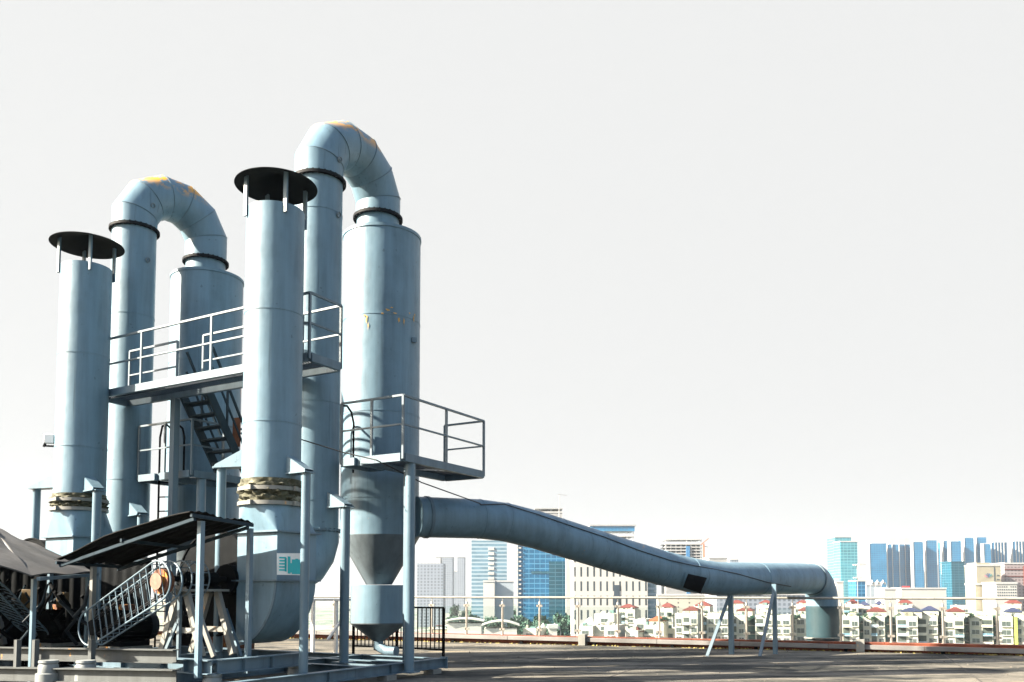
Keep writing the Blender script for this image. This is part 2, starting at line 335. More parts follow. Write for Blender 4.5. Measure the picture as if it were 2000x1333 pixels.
# ================================================================== PLANT
def smallring(b, c, r, z): b.ring(c, r-.004, r+.007, z-.012, z+.012)
def flange(name, c, r, z, parent, mat='gask', t=.05, w=.07):
    b = MB().ring(c, r-.01, r+w, z-t/2, z+t/2, 48)
    for k in range(28): a = 2*math.pi*k/28; e = Vector((math.cos(a), math.sin(a), 0)); b.obox(Vector((c.x, c.y, z))+e*(r+w*.55), e*.014, Vector((-e.y, e.x, 0))*.014, UP*(t/2+.018))
    return b.build(name, M[mat], parent)
def chimney(X, Y, zt, zc0, zc1, ztr, zduct, zbot, capz, capr, dxy, rad, label, struts, seams, sticker=False):
    C = Vector((X, Y, 0)); T = thing('exhaust_chimney', (X, Y, zbot), label, 'chimney', 'twin exhaust chimneys')
    # shaft with a tube wall
    b = MB(); b.lathe(C, [(rad, zc1), (rad, zt), (rad-.02, zt), (rad-.02, zt-1.2)], 64)
    for z in seams: smallring(b, C, rad, z)
    b.build('shaft', M['steel'], T)
    # rain cap
    b = MB(); b.lathe(C, [(.001, capz+.27), (capr, capz+.012), (capr+.005, capz), (capr-.012, capz), (.001, capz+.23)], 56)
    cap = b.build('rain_cap', M['cap'], T, 50)
    for i, a in enumerate(struts):
        q = C+Vector((math.cos(R(a)), math.sin(R(a)), 0))*(rad+.028)
        MB().bar(Vector((q.x, q.y, zt-.17)), Vector((q.x, q.y, capz+.07)), .07, .035, up=PV).build('strut', M['beam'], cap)
    # collar: crumpled canvas bellows with two clamp bands
    n = 96; rows = 15; b = MB(); vs = []
    for r_ in range(rows):
        z = zc0+(zc1-zc0)*r_/(rows-1)
        for k in range(n):
            a = 2*math.pi*k/n; e = math.sin(math.pi*r_/(rows-1))
            rr = rad+.012+e*(.03*math.sin(7*a+r_*1.3)+.028*math.sin(13*a-r_*2.1)+.02*math.sin(23*a+r_)+.02*math.sin(r_*1.9)+random.uniform(-.008, .008))
            vs.append((C.x+rr*math.cos(a), C.y+rr*math.sin(a), z))
    b.add(vs, [(r_*n+k, r_*n+(k+1) % n, (r_+1)*n+(k+1) % n, (r_+1)*n+k) for r_ in range(rows-1) for k in range(n)])
    col = b.build('canvas_collar', M['canvas'], T, 60)
    for z in (zc0+.03, zc0+(zc1-zc0)*.62):
        b = MB(); b.ring(C, rad+.01, rad+.055, z-.03, z+.03, 64)
        for a in (250, 330): q = C+Vector((math.cos(R(a)), math.sin(R(a)), 0))*(rad+.07); b.obox((q.x, q.y, z), PV*.03, RV*.03, UP*.035)
        b.build('clamp_band', M['light'], col)
    # transition round -> square
    D = C+dxy; s = .43
    cs = [D+PV*(s*a)+RV*(s*b_) for a, b_ in ((1, -1), (1, 1), (-1, 1), (-1, -1))]   # corners
    angs = [math.degrees(math.atan2((c-D).y, (c-D).x)) for c in cs]
    b = MB(); vs = []; nn = 64
    top = []; bot = []
    for k in range(nn):
        a = 2*math.pi*k/nn; dv = Vector((math.cos(a), math.sin(a), 0)); top.append(C+dv*(rad+.01)+UP*zc0)
        u, v = dv.dot(PV), dv.dot(RV)
        # snap to the nearest corner: gives the flat triangles of a sheet-metal transition
        su, sv = (1 if u > 0 else -1), (1 if v > 0 else -1); bot.append(D+PV*(s*su)+RV*(s*sv)+UP*ztr)
    o = 0; vs = top+bot
    b.add(vs, [(k, (k+1) % nn, nn+(k+1) % nn, nn+k) for k in range(nn)])
    b.build('transition', M['steel2'], T, 20)
    def sqfl(z, nm): 
        q = MB()
        for e1, e2 in ((PV, RV), (RV, PV)):
            for sg in (-1, 1): q.obox(D+e1*sg*(s+.025)+UP*z, e1*.035, e2*(s+(.06 if e1 == PV else -.012)), UP*(.012 if e1 == PV else .0135))
        return q.build(nm, M['beam'], T)
    sqfl(ztr, 'flange'); sqfl(zduct, 'flange')
    # rectangular elbow: the duct turns towards the fan
    zc = zduct+.02; rO = zc-zbot; cr = .625
    prof = [(-s, ztr), (-s, zduct)]
    for k in range(1, 17): a = k/16*math.pi/2; prof.append((s-2*s*math.cos(a), zc-rO*math.sin(a)))
    prof += [(s, ztr)]
    b = MB(); n_ = len(prof)
    fr = [D+RV*r_+UP*z-PV*s for r_, z in prof]; bk = [D+RV*r_+UP*z+PV*s for r_, z in prof]
    b.add(fr+bk, [list(range(n_)), list(range(2*n_-1, n_-1, -1))]+[(k, (k+1) % n_, n_+(k+1) % n_, n_+k) for k in range(n_)])
    sc = b.build('outlet_elbow', M['steel2'], T, 25)
    # angle rim round the side panel
    b = MB()
    for k in range(1, n_-2): b.bar(fr[k]-PV*.012, fr[k+1]-PV*.012, .035, .03, up=PV)
    b.build('casing_rim', M['beam'], sc)
    ctr = D+RV*cr+UP*zc
    # fan drum beyond the elbow, flat side recessed behind the elbow's side panel
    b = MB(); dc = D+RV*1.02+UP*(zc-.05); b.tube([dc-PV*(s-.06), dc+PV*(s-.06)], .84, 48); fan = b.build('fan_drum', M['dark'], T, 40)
    b = MB()
    for sg in (-1, 1): b.torus(dc+PV*sg*(s-.06), PV, .85, .022, 48, 6)
    b.build('drum_rim', M['dark'], fan)
    # shaft, bearing and pulley in front of the side panel
    MB().tube([ctr-PV*(s+1.15), ctr-PV*(s-.05)], .045, 16).build('drive_shaft', M['dark'], T)
    MB().tube([ctr-PV*(s+.06), ctr-PV*(s-.06)], .24, 32).build('bearing_plate', M['dark'], T)
    for pd in (.35, .8):
        b = MB(); c = ctr-PV*(s+pd); b.tube([c-PV*.09, c+PV*.09], .11, 20); b.obox(c-UP*.14, RV*.17, PV*.07, UP*.04); b.build('bearing', M['dark'], T)
    if sticker:
        fa = D-RV*(s+.004)   # face towards -RV
        def pt(px, py): return along(px, py, fa, PV)
        b = MB(); c1, c2, c3, c4 = pt(541, 1081), pt(589, 1081), pt(589, 1124), pt(541, 1123)
        b.add([c1, c2, c3, c4]+[q+RV*.003 for q in (c1, c2, c3, c4)], [(0,1,2,3), (7,6,5,4), (0,4,5,1), (1,5,6,2), (2,6,7,3), (3,7,4,0)])
        st = b.build('warning_sticker', M['white'], T); st['label'] = 'torn white sticker with turquoise print'
        fa = D-RV*(s+.0075); b = MB()
        def blk(x0, y0, x1, y1):
            q = [pt(x0, y0), pt(x1, y0+.4), pt(x1, y1), pt(x0, y1-.3)]; b.add(q, [(0,1,2,3)])
        for k in range(5): blk(545+random.random(), 1088+k*6, 560-random.random()*2, 1091.5+k*6)
        blk(556, 1090, 560, 1117); blk(562, 1087, 567.5, 1121); blk(567.5, 1100, 570, 1119); blk(570, 1093, 587, 1122); blk(577, 1091.5, 583, 1094)
        b.build('print', M['teal'], st)
    return T, D, ctr
cA = XY(534, 700, 13.7); cB = XY(163, 730, 16.5); RADC = .46
zA = lambda y, dy=0: P(534, y, 13.24+dy).z
zB = lambda y, dy=0: P(163, y, 16.04+dy).z
TA, DA, ctrA = chimney(cA.x, cA.y, zA(391), zA(985), zA(932), zA(1038), zA(1134), zA(1262), P(539, 366, 13.7).z, .655,
    Vector((.10, .05, 0)), RADC, 'front chimney under a dark rain cap, turquoise and white sticker on its duct', (213, 303, 33, 123),
    (zA(600), zA(820)), True)
TB, DB, ctrB = chimney(cB.x, cB.y, zB(508), zB(996), zB(962), zB(1048), zB(1134), zB(1240), P(171, 481, 16.5).z, .668,
    Vector((.02, .05, 0)), RADC, 'farther left chimney with dark conical rain cap beside the grey floodlight', (213, 303, 33, 123), (zB(686), zB(869)))
# brackets + posts -------------------------------------------------
def gusset(c, r, post, z, parent, w=.2):
    """triangular bracket from a vessel surface out to a post head"""
    d_ = (post-c); d_.z = 0; L = d_.length; d_.normalize(); n_ = Vector((-d_.y, d_.x, 0)); a = c+d_*(r-.01)+UP*z; e = c+d_*(L+.09)+UP*z
    b = MB()
    b.obox((a+e)/2-UP*.012, (e-a)/2, n_*w*.62, UP*.012)
    for sg in (-1, 1):
        m_ = n_*sg*w*.5; t_ = n_*.006
        vs = [a+m_-t_, e+m_-t_-d_*.02, e+m_-t_-d_*.02+UP*.02, a+m_-t_+UP*.26]; vs += [q+t_*2 for q in vs]
        b.add(vs, [(0,1,2,3), (7,6,5,4), (0,4,5,1), (1,5,6,2), (2,6,7,3), (3,7,4,0)])
    vs = [a+UP*.262+n_*w*.5, a+UP*.262-n_*w*.5, e-d_*.03+UP*.026-n_*w*.5, e-d_*.03+UP*.026+n_*w*.5]; vs += [q+UP*.008 for q in vs]
    b.add(vs, [(0,1,2,3), (7,6,5,4), (0,4,5,1), (1,5,6,2), (2,6,7,3), (3,7,4,0)])
    return b.build('bracket', M['postp'], parent)
def post(px, py, Y, ybot_z, parent, w=.15, name='post', mat='postp'):
    q = P(px, py, Y); b = MB(); b.tube([(q.x, q.y, ybot_z), (q.x, q.y, q.z)], w/2, 20); b.obox((q.x, q.y, q.z-.006), PV*w*.7, RV*w*.7, UP*.008)
    b.obox((q.x, q.y, ybot_z+.01), PV*w*.9, RV*w*.9, UP*.01)
    b.build(name, M[mat], parent); return q
q = post(433, 914, 13.95, .05, TA); gusset(cA, RADC, q, q.z+.012, TA)
q = post(598, 923, 13.26, .02, TA, .14); gusset(cA, RADC, q, q.z+.012, TA, .18)
q = post(72, 955, 16.9, .05, TB); gusset(cB, RADC, q, q.z+.012, TB)
q = post(190, 958, 15.95, .05, TB, .16); gusset(cB, RADC, q, q.z+.012, TB)
# floodlight on chimney B
fl = P(96, 858, 16.3); T = thing('floodlight', fl, 'small grey floodlight on a bracket out to the left of the farther chimney', 'floodlight')
MB().obox(fl, Vector((.085, .02, 0)), Vector((-.02, .06, .0)), UP*.085).build('housing', M['white'], T, bevel=.01)
b = MB(); b.bar(fl+Vector((-.1, 0, -.13)), fl+Vector((.25, .1, -.13)), .03, .03); b.bar(fl+Vector((-.1, 0, -.15)), fl+Vector((-.05, 0, -.04)), .04, .03); b.build('arm', M['dark'], T)
# pipes with U-bends -------------------------------------------------
def fume_pipe(c, neck, r, ztop, zneck, zfl, zin, fanin, label, seams, lugs, zmaxfun=None):
    T = thing('fume_pipe', (c.x, c.y, zin), label, 'pipe', 'fume pipes with U-bends')
    b = MB(); b.lathe(c, [(r, zfl), (r, ztop)], 56)
    for z in seams: smallring(b, c, r, z)
    b.build('riser', M['steel'], T)
    flange('joint_ring', c, r, ztop, T, t=.055, w=.065)
    # bend: lobster-back segments, semicircle between c and neck
    h = neck-c; h.z = 0; L = h.length; hd = h.normalized(); rad_ = L/2
    zl = zneck-.0; lift = max(ztop, zneck)+.12
    path = [c+UP*ztop, c+UP*(lift)]
    N = 6
    for k in range(1, N*2):
        if k % 2 == 1:
            a = math.pi*k/(N*2); cc = rad_/math.cos(math.pi/(N*2))
            path.append(c+hd*(rad_-cc*math.cos(a))+UP*(lift+cc*math.sin(a)))
    path += [neck+UP*(zneck)]
    bd = MB(); bd.tube(path, r+.012, 56, False)
    bend = bd.build('bend', M['bend'], T, 12)
    # weld seams at the mitres
    for k in range(2, len(path)-1):
        sm = MB(); t_ = ((path[k]-path[k-1]).normalized()+(path[k+1]-path[k]).normalized()).normalized(); sm.torus(path[k], t_, r+.02, .008, 48, 6); sm.build('weld_seam', M['beam'], bend)
    flange('joint_ring', neck, r, zneck, T, t=.055, w=.065)
    MB().lathe(neck, [(r-.01, zneck-.3), (r-.01, zneck)], 48).build('neck', M['steel'], T)
    # lower flange and elbow to the fan inlet
    flange('joint_ring', c, r, zfl, T, 'beam', .03, .05)
    b = MB(); pth = [c+UP*zfl]; tgt = fanin; hv = Vector((tgt.x-c.x, tgt.y-c.y, 0)); LL = hv.length; hh = hv.normalized(); rr = min(zfl-tgt.z-.03, LL*.5)
    pth.append(c+UP*(tgt.z+rr))
    for k in range(1, 5):
        a = math.pi/2*(k-.5)/4; cc = rr/math.cos(math.pi/16); pth.append(c+hh*(rr-cc*math.cos(a))+UP*(tgt.z+rr-cc*math.sin(a)))
    pth.append(tgt); b.tube(pth, r+.01, 40, False); b.build('inlet_elbow', M['steel'], T, 12)
    for (px, py, on) in lugs:
        pos = on; q = MB(); q.torus(pos, RV+UP*.3, .045, .014, 14, 6); q.build('lifting_lug', M['rail'], T)
    return T
pA = XY(618, 700, 15.8); pB = XY(256, 700, 18.05); RP = .443
nA = XY(737, 560, 17.35); nB = XY(400, 600, 19.35)
zpA = P(618, 357, 15.8).z; zpB = P(264, 452, 18.05).z; znA = P(734, 427, 17.3).z; znB = P(397, 514, 19.35).z
finA = DA+PV*.40+RV*(.80); finA.z = ctrA.z+.25; finB = DB+PV*.40+RV*.80; finB.z = ctrB.z+.25
zfA = P(634, 1034, 15.36).z; zfB = P(250, 1040, 17.6).z
def lug(px, py, c, r):   # point on the vertical cylinder front as seen at px,py
    rr = ray(px, py); dd = Vector((rr.x, rr.y)); oc = Vector((-c.x, -c.y)); A_ = dd.dot(dd); B_ = 2*dd.dot(oc); C_ = oc.dot(oc)-r*r
    t_ = (-B_-math.sqrt(max(0, B_*B_-4*A_*C_)))/(2*A_); return O+rr*t_
TPA = fume_pipe(pA, nA, RP, zpA, znA, zfA, ctrA.z, finA, 'tall grey-blue pipe with U-bend and yellow lichen on top, behind the front chimney', (P(618, 402, 15.36).z, P(618, 780, 15.36).z, P(618, 975, 15.36).z),
    [(0, 0, lug(662, 420, pA, RP+.03)), (0, 0, lug(664, 312, pA, RP+.04))])
TPB = fume_pipe(pB, nB, RP, zpB, znB, zfB, ctrB.z, finB, 'farther U-bend pipe between the left chimney and the left tank', (P(256, 608, 17.6).z, P(256, 935, 17.6).z),
    [(0, 0, lug(289, 508, pB, RP+.03)), (0, 0, lug(299, 402, pB, RP+.04))])
q = post(675, 990, 15.36, .25, TPA, .17); gusset(pA, RP, q, q.z+.012, TPA, .2)
q = post(276, 1006, 17.42, .25, TPB, .15); gusset(pB, RP, q, q.z+.012, TPB, .2)
# tanks ------------------------------------------------------------
def tank(c, r, zt, zb, cone_z, drum, label, nneck, seams, rusty=True):
    T = thing('separator_tank', (c.x, c.y, .3), label, 'tank', 'twin separator tanks')
    b = MB(); b.lathe(c, [(.001, zt+.02), (r-.03, zt+.02), (r, zt), (r, zb)], 72)
    for z in seams: smallring(b, c, r, z)
    body = b.build('body', M['steel2'], T, 30)
    # top cover sheets, slightly proud
    MB().ring(c, r-.002, r+.016, zt-.03, zt+.03, 72).build('rim', M['steel'], T)
    MB().lathe(c, [(r+.015, zb+.01), (r+.015, zb-.01), (.26, cone_z), (.24, cone_z)], 56).build('cone', M['conep'], T)
    r2, z1, z2, z3 = drum
    b = MB(); b.lathe(c, [(.2, z1-.01), (r2-.03, z1-.01), (r2, z1), (r2, z2)], 48); b.build('drum', M['steel'], T, 30)
    MB().lathe(c, [(r2+.008, z2+.01), (r2+.008, z2-.01), (.09, z3)], 48).build('drum_cone', M['conep'], T)
    b = MB(); b.tube([c+UP*(z3+.02), c+UP*(z3-.1), c-RV*.22+UP*(z3-.18), c-RV*.45+UP*(z3-.18)], .10, 20); b.build('drain_elbow', M['beam'], T)
    b = MB(); b.tube([c+UP*(cone_z-.02), c+UP*z1], .17, 24); b.build('throat', M['light'], T)
    return T
tA = XY(744, 750, 17.4); tB = XY(402, 700, 19.4); RT = .79
f = lambda y: P(744, y, 16.61).z
ztA = P(744, 437, 16.61).z; zbA = P(744, 1044, 16.61).z
drA = (.56, P(744, 1143, 16.8).z, P(744, 1219, 16.8).z, P(738, 1254, 17.3).z)
TTA = tank(tA, RT, ztA, zbA, P(744, 1142, 17.1).z, drA, 'front separator tank with rust streaks, hopper cone and drum, under the taller U-bend', nA, (f(611), f(800), f(970)))
ztB = P(402, 525, 18.65).z
TTB = tank(tB, RT, ztB, P(402, 1052, 18.65).z, zbA-(zbA-P(744, 1142, 17.1).z), drA, 'left separator tank behind the upper walkway and stair', nB, (P(402, 700, 18.65).z, P(402, 880, 18.65).z))
# rust patches on tank A as thin flakes (seam corrosion)
def rustflake(c, r, px, py, w, h, par, sd):
    rnd = random.Random(sd); b = MB(); base = lug(px, py, c, r+.0016); ang0 = math.atan2(base.y-c.y, base.x-c.x); vs = []
    n = 18
    for k in range(n):
        a = 2*math.pi*k/n; q = rnd.uniform(.45, 1.1); da = w/r*math.cos(a)*q; dz = h*math.sin(a)*q*(1.6 if math.sin(a) < 0 and rnd.random() > .6 else .8)
        vs.append(Vector((c.x+(r+.003)*math.cos(ang0+da), c.y+(r+.003)*math.sin(ang0+da), base.z+dz)))
    cc = Vector((c.x+(r+.003)*math.cos(ang0), c.y+(r+.003)*math.sin(ang0), base.z)); b.add([cc]+vs, [(0, 1+k, 1+(k+1) % n) for k in range(n)]); return b
M['rustp'] = flat('rust_patch', (.60, .36, .10), .9, 0, .45, 30)
k0 = 0
b = MB()
for px, py, w_, h_ in ((716, 622, .02, .10), (719, 636, .012, .09), (712, 616, .03, .02), (757, 605, .05, .022), (765, 601, .03, .015), (747, 612, .03, .02), (779, 624, .035, .06), (789, 628, .018, .10), (808, 622, .03, .07), (810, 615, .02, .03), (800, 612, .03, .015), (772, 612, .05, .018)):
    k0 += 1; q = rustflake(tA, RT+.008, px, py, w_, h_, None, k0); b.add(q.v, q.f)
b.build('rust_patch', M['rustp'], TTA)
b = MB(); q = lug(809, 665, tA, RT+.03); b.obox(q, Vector((.05, .02, 0)), Vector((-.01, .03, 0)), UP*.055); b.build('lifting_lug', M['beam'], TTA, bevel=.01)
# tank A small hoods beside the deck corner
# ------------------------------------------------------------------ long duct
def duct():
    pts = [(812, 1010, 17.0), (935, 1014, 17.65), (985, 1020, 17.95), (1050, 1036, 18.3), (1130, 1061, 18.75), (1210, 1086, 19.25), (1290, 1109, 19.8), (1345, 1123, 20.2), (1400, 1131, 20.75), (1480, 1131, 21.6), (1560, 1130.5, 22.75)]
    path = [P(*q) for q in pts]
    T = thing('exhaust_duct', path[5], 'long grey-blue duct sloping from the tank across the roof and elbowing down behind the balustrade', 'duct')
    e = P(1606, 1200, 23.75); last = path[-1]; hv = Vector((e.x-last.x, e.y-last.y, 0)); top = last.z
    rr = .62; hh = hv.normalized(); L = hv.length
    st = Vector((last.x, last.y, top))+hh*(L-rr); pe = [st]
    for k in range(1, 6):
        a = math.pi/2*(k-.5)/5; cc = rr/math.cos(math.pi/20); pe.append(st+hh*cc*math.sin(a)-UP*(rr-cc*math.cos(a)))
    pe.append(Vector((e.x, e.y, top-rr-.12)))
    r = .405
    b = MB(); b.tube(path+pe[:1], r, 56, True); b.build('duct_run', M['steel2'], T, 14)
    for k in (1, 2, 6, 7, 9): t_ = (path[k+1]-path[k-1]).normalized(); MB().torus(path[k], t_, r, .008, 48, 6).build('weld_seam', M['steel'], T)
    for k in (3, 4, 5): MB().torus(path[k].lerp(path[k+1], .5), (path[k+1]-path[k]).normalized(), r, .006, 48, 6).build('weld_seam', M['steel'], T)
    b = MB(); b.tube(pe, r+.01, 56, False); b.build('down_elbow', M['steel'], T, 14)
    b = MB(); b.torus(pe[0], hh, r+.012, .022, 48, 8); b.build('joint_ring', M['rail'], T)
    E = Vector((e.x, e.y, 0)); MB().lathe(E, [(r+.03, -1.2), (r+.03, top-rr-.12), (r-.02, top-rr-.12)], 56).build('drop_pipe', M['dropshade'], T)
    MB().ring(E, r+.025, r+.09, .235, .27, 48).build('collar', M['light'], T)
    # flange at the tank end
    dd = (path[1]-path[0]).normalized(); q = path[0]+dd*.22; MB().tube([q-dd*.03, q+dd*.03], r+.018, 48).build('tank_flange', M['beam'], T)
    # bolted dark inspection opening
    cpx = [(1344, 1121), (1381, 1129), (1368, 1159), (1334, 1148)]
    a_, b__ = path[7], path[8]; ax = (path[8]-path[6]).normalized()
    mid = path[7].lerp(path[8], .12)
    def cylhit(px, py, rr_):
        rv = ray(px, py).normalized(); oc = O-mid; dv = rv-ax*rv.dot(ax); ov = oc-ax*oc.dot(ax); A_ = dv.dot(dv); B_ = 2*dv.dot(ov); C_ = ov.dot(ov)-rr_*rr_
        D_ = B_*B_-4*A_*C_; return O+rv*((-B_-math.sqrt(max(D_, 0)))/(2*A_))
    def grid(c4, rr_, n=8):
        vs = []
        for i in range(n+1):
            for j_ in range(n+1):
                u, v = i/n, j_/n; x = (c4[0][0]*(1-u)+c4[1][0]*u)*(1-v)+(c4[3][0]*(1-u)+c4[2][0]*u)*v; y = (c4[0][1]*(1-u)+c4[1][1]*u)*(1-v)+(c4[3][1]*(1-u)+c4[2][1]*u)*v
                vs.append(cylhit(x, y, rr_))
        return vs, [(i*(n+1)+j_, (i+1)*(n+1)+j_, (i+1)*(n+1)+j_+1, i*(n+1)+j_+1) for i in range(n) for j_ in range(n)]
    rA = (path[7]-path[7]).length+r
    b = MB(); v_, f_ = grid([(1340, 1117), (1386, 1126), (1371, 1161), (1330, 1151)], r+.012); b.add(v_, f_); pl = b.build('hatch_frame', M['steel'], T)
    b = MB(); v_, f_ = grid(cpx, r+.022); b.add(v_, f_); b.build('hatch_opening', M['gask'], T)
    # legs
    def leg(pt, pb, w, Yt, Yb, nm='leg'):
        a = P(*pt, Yt); b_ = G0(*pb); MB().bar(b_, a, w, w*.9, up=PV).build(nm, M['postp'], T)
    def G0(px, py): rv = ray(px, py); return O+rv*((0.0-EYE)/rv.z)
    # upright legs stand under / beside the run at its own distance
    y1 = 20.95; q = P(1427, 1158, y1); MB().bar((q.x, q.y, 0), (q.x, q.y, q.z), .11, .11, up=PV).build('leg', M['postp'], T)
    q2 = P(1379, 1281, 20.3); MB().bar((q2.x, q2.y-.1, 0), (q.x-.03, q.y-.08, q.z-.02), .07, .05, up=PV).build('brace', M['rail'], T)
    y1 = 21.05; q = P(1512, 1141, y1); MB().bar((q.x, q.y, 0), (q.x, q.y, q.z), .10, .10, up=PV).build('leg', M['postp'], T)
    q2 = P(1484, 1284, 20.2); MB().bar((q2.x, q2.y, 0), (q.x-.05, q.y-.07, q.z-.25), .07, .05, up=PV).build('brace', M['rail'], T)
    return T, path
TD, dpath = duct()
# cable sagging down to the duct and lying along it
pts = [P(560, 848, 14.6), P(592, 860, 15.0), P(670, 884, 15.2), P(735, 899, 15.0), P(824, 943, 15.6), P(938, 984, 16.9)]
def duct_pt(px, py, i):
    a_, b_ = dpath[i], dpath[i+1]; ax = (b_-a_).normalized(); rv = ray(px, py).normalized(); oc = O-a_; dv = rv-ax*rv.dot(ax); ov = oc-ax*oc.dot(ax)
    A_ = dv.dot(dv); B_ = 2*dv.dot(ov); C_ = ov.dot(ov)-.419**2; D_ = max(0, B_*B_-4*A_*C_); return O+rv*((-B_-math.sqrt(D_))/(2*A_))
for px, py, i in ((938, 986, 1), (985, 985, 2), (1050, 1005, 3), (1120, 1029, 3), (1180, 1049, 4), (1250, 1076, 5), (1310, 1095, 6), (1345, 1103, 7), (1400, 1113, 8), (1440, 1121, 8), (1500, 1138, 9), (1545, 1146, 9)):
    pts.append(duct_pt(px, py, i))
c_ = MB(); c_.tube(pts, .011, 6); q = c_.build('power_cable', M['cable']); tag(q, 'thin black cable hanging from the platform and lying along the long duct', 'cable')
# ------------------------------------------------------------------ decks and railings
def deck(pts, z, parent, th=.012, fh=.14, gdir=None, gap=.055):
    """perimeter channel + bar grating clipped to the convex polygon pts (Vectors)"""
    n = len(pts); fr = MB()
    for k in range(n):
        a, b_ = pts[k], pts[(k+1) % n]; dd = (b_-a).normalized(); fr.bar(a+UP*(z-fh/2)-dd*.0+dd*.036, b_+UP*(z-fh/2)-dd*.036, .07, fh)
    fr.build('deck_frame', M['beam'], parent)
    g_ = MB(); d_ = gdir; nn_ = Vector((-d_.y, d_.x, 0)); lo = min(p.dot(nn_) for p in pts); hi = max(p.dot(nn_) for p in pts); t_ = lo+gap
    while t_ < hi-gap/2:
        xs = []
        for k in range(n):
            a, b_ = pts[k], pts[(k+1) % n]; da, db = a.dot(nn_)-t_, b_.dot(nn_)-t_
            if da*db < 0: xs.append(a.lerp(b_, da/(da-db)))
        if len(xs) == 2:
            xs.sort(key=lambda q: q.dot(d_)); g_.bar(xs[0]+UP*(z-.022)+d_*.03, xs[1]+UP*(z-.022)-d_*.03, .03, .012)
        t_ += gap
    # cross carriers
    lo = min(p.dot(d_) for p in pts); hi = max(p.dot(d_) for p in pts); t_ = lo+.3
    while t_ < hi-.1:
        xs = []
        for k in range(n):
            a, b_ = pts[k], pts[(k+1) % n]; da, db = a.dot(d_)-t_, b_.dot(d_)-t_
            if da*db < 0: xs.append(a.lerp(b_, da/(da-db)))
        if len(xs) == 2: g_.bar(xs[0]+UP*(z-.055), xs[1]+UP*(z-.055), .04, .05)
        t_ += .6
    g_.build('grating', M['grate'], parent)
def railing(pts, z, parent, h=1.02, posts=(), mid=.5, w=.040, closed=False, endposts=True):
    n = len(pts)
    for zz in (h, h*mid):
        b = MB()
        for k in range(n-1): b.bar(pts[k]+UP*(z+zz), pts[k+1]+UP*(z+zz), w*(1.1 if zz == h else .9), w*(.9 if zz == h else .7))
        b.build('rail', M['rail'], parent)
    ps = list(posts)+(list(pts) if endposts else [])
    for q in ps: MB().bar(q+UP*(z-.1), q+UP*(z+h), w, w, up=PV).build('railing_post', M['rail'], parent)
# upper walkway
Nn = P(604, 689, 14.1); ZW = Nn.z; N0 = Vector((Nn.x, Nn.y, 0)); E0 = N0+PV*.775
def onl(px, q, dr):   # parameter along horizontal dr from q so that it shows at column px
    u = (px-1000)/F; # approx ignoring pitch convergence
    for it in range(3000):
        t_ = it*.005; v = q+dr*t_
        pv = v+UP*ZW-O; # project
        yy = pv.y*math.cos(TH)+pv.z*math.sin(TH); 
        if 1000+F*pv.x/yy < px: return t_
    return t_
L1 = onl(200, N0, RV); N1 = N0+RV*(L1+.25); E1 = N1+PV*.775
UW = thing('walkway', (N0+N1)/2+UP*ZW, 'upper grated walkway with railings passing between the two chimneys and their pipes', 'walkway')
deck([N0, N1, E1, E0], ZW, UW, gdir=PV)
railing([E0, N0, N1], ZW, UW, posts=[N0+RV*onl(275, N0, RV), N0+RV*onl(412, N0, RV)])
ta, tb, tc2 = onl(396, E0, RV), onl(345, E0, RV), onl(470, E0, RV)
railing([E0, E0+RV*ta], ZW, UW, posts=[E0+RV*.9])
railing([E0+RV*tb, E1], ZW, UW)
q = E0+RV*onl(343, E0, RV); MB().bar(Vector((q.x, q.y, 0.2)), q+UP*(ZW-.15), .13, .13, up=PV).build('support_post', M['rail'], UW)
# lower platforms
def platform(C, zP, name_label, posts_px, Lp, Wr, left, par_tank, loop=True):
    T = thing('platform', C+UP*zP, name_label, 'platform', 'grated service platforms round the tanks')
    A0 = C; A1 = C+PV*Lp; A2 = C+PV*Lp+RV*.95; A3 = C+PV*.78+RV*.95
    A4 = C+PV*.78+RV*left; A5 = C+RV*left
    deck([A0, A1, A2, C+RV*.95], zP, T, gdir=RV)
    deck([C+RV*1.03, C+RV*1.03+PV*.78, A4, A5], zP, T, gdir=PV)
    railing([A5, A0, A1, A2], zP, T, posts=[C+PV*Lp*.5, C+RV*left*.5])
    q = C+PV*.30+RV*.06
    b = MB(); b.tube([Vector((q.x, q.y, .1)), q+UP*(zP-.15)], .09, 20); b.obox((q.x, q.y, .11), PV*.14, RV*.14, UP*.012); b.build('support_post', M['postp'], T)
    q = q+RV*.16+PV*.1; MB().bar(Vector((q.x, q.y, .1)), q+UP*(zP-.15), .06, .08, up=PV).build('support_post', M['beam'], T)
    return T
Cc = P(787, 885, 14.85); ZP = Cc.z; C0 = Vector((Cc.x, Cc.y, 0))
PA = platform(C0, ZP, 'lower grated platform with railings jutting out right of the front tank', None, 2.66, .95, 1.40, tA)
# ladder hoop rising through the platform at its left end
T = thing('hand_loops', C0+RV*1.4+UP*ZP, 'dark curved hand loops rising from the left end of the front platform', 'hand loops')
lp = P(690, 896, 16.5); lq = Vector((lp.x, lp.y, 0)); hd_ = RV
for o_ in (0, .42):
    q = lq+hd_*o_; b = MB(); b.tube([q+UP*(ZP-.12), q+UP*(ZP+.85), q+UP*(ZP+1.05)-PV*.07, q+UP*(ZP+1.15)-PV*.2, q+UP*(ZP+1.12)-PV*.36, q+UP*(ZP+.95)-PV*.42, q+UP*(ZP+.02)-PV*.42], .02, 8); b.build('side_rail', M['dark'], T)
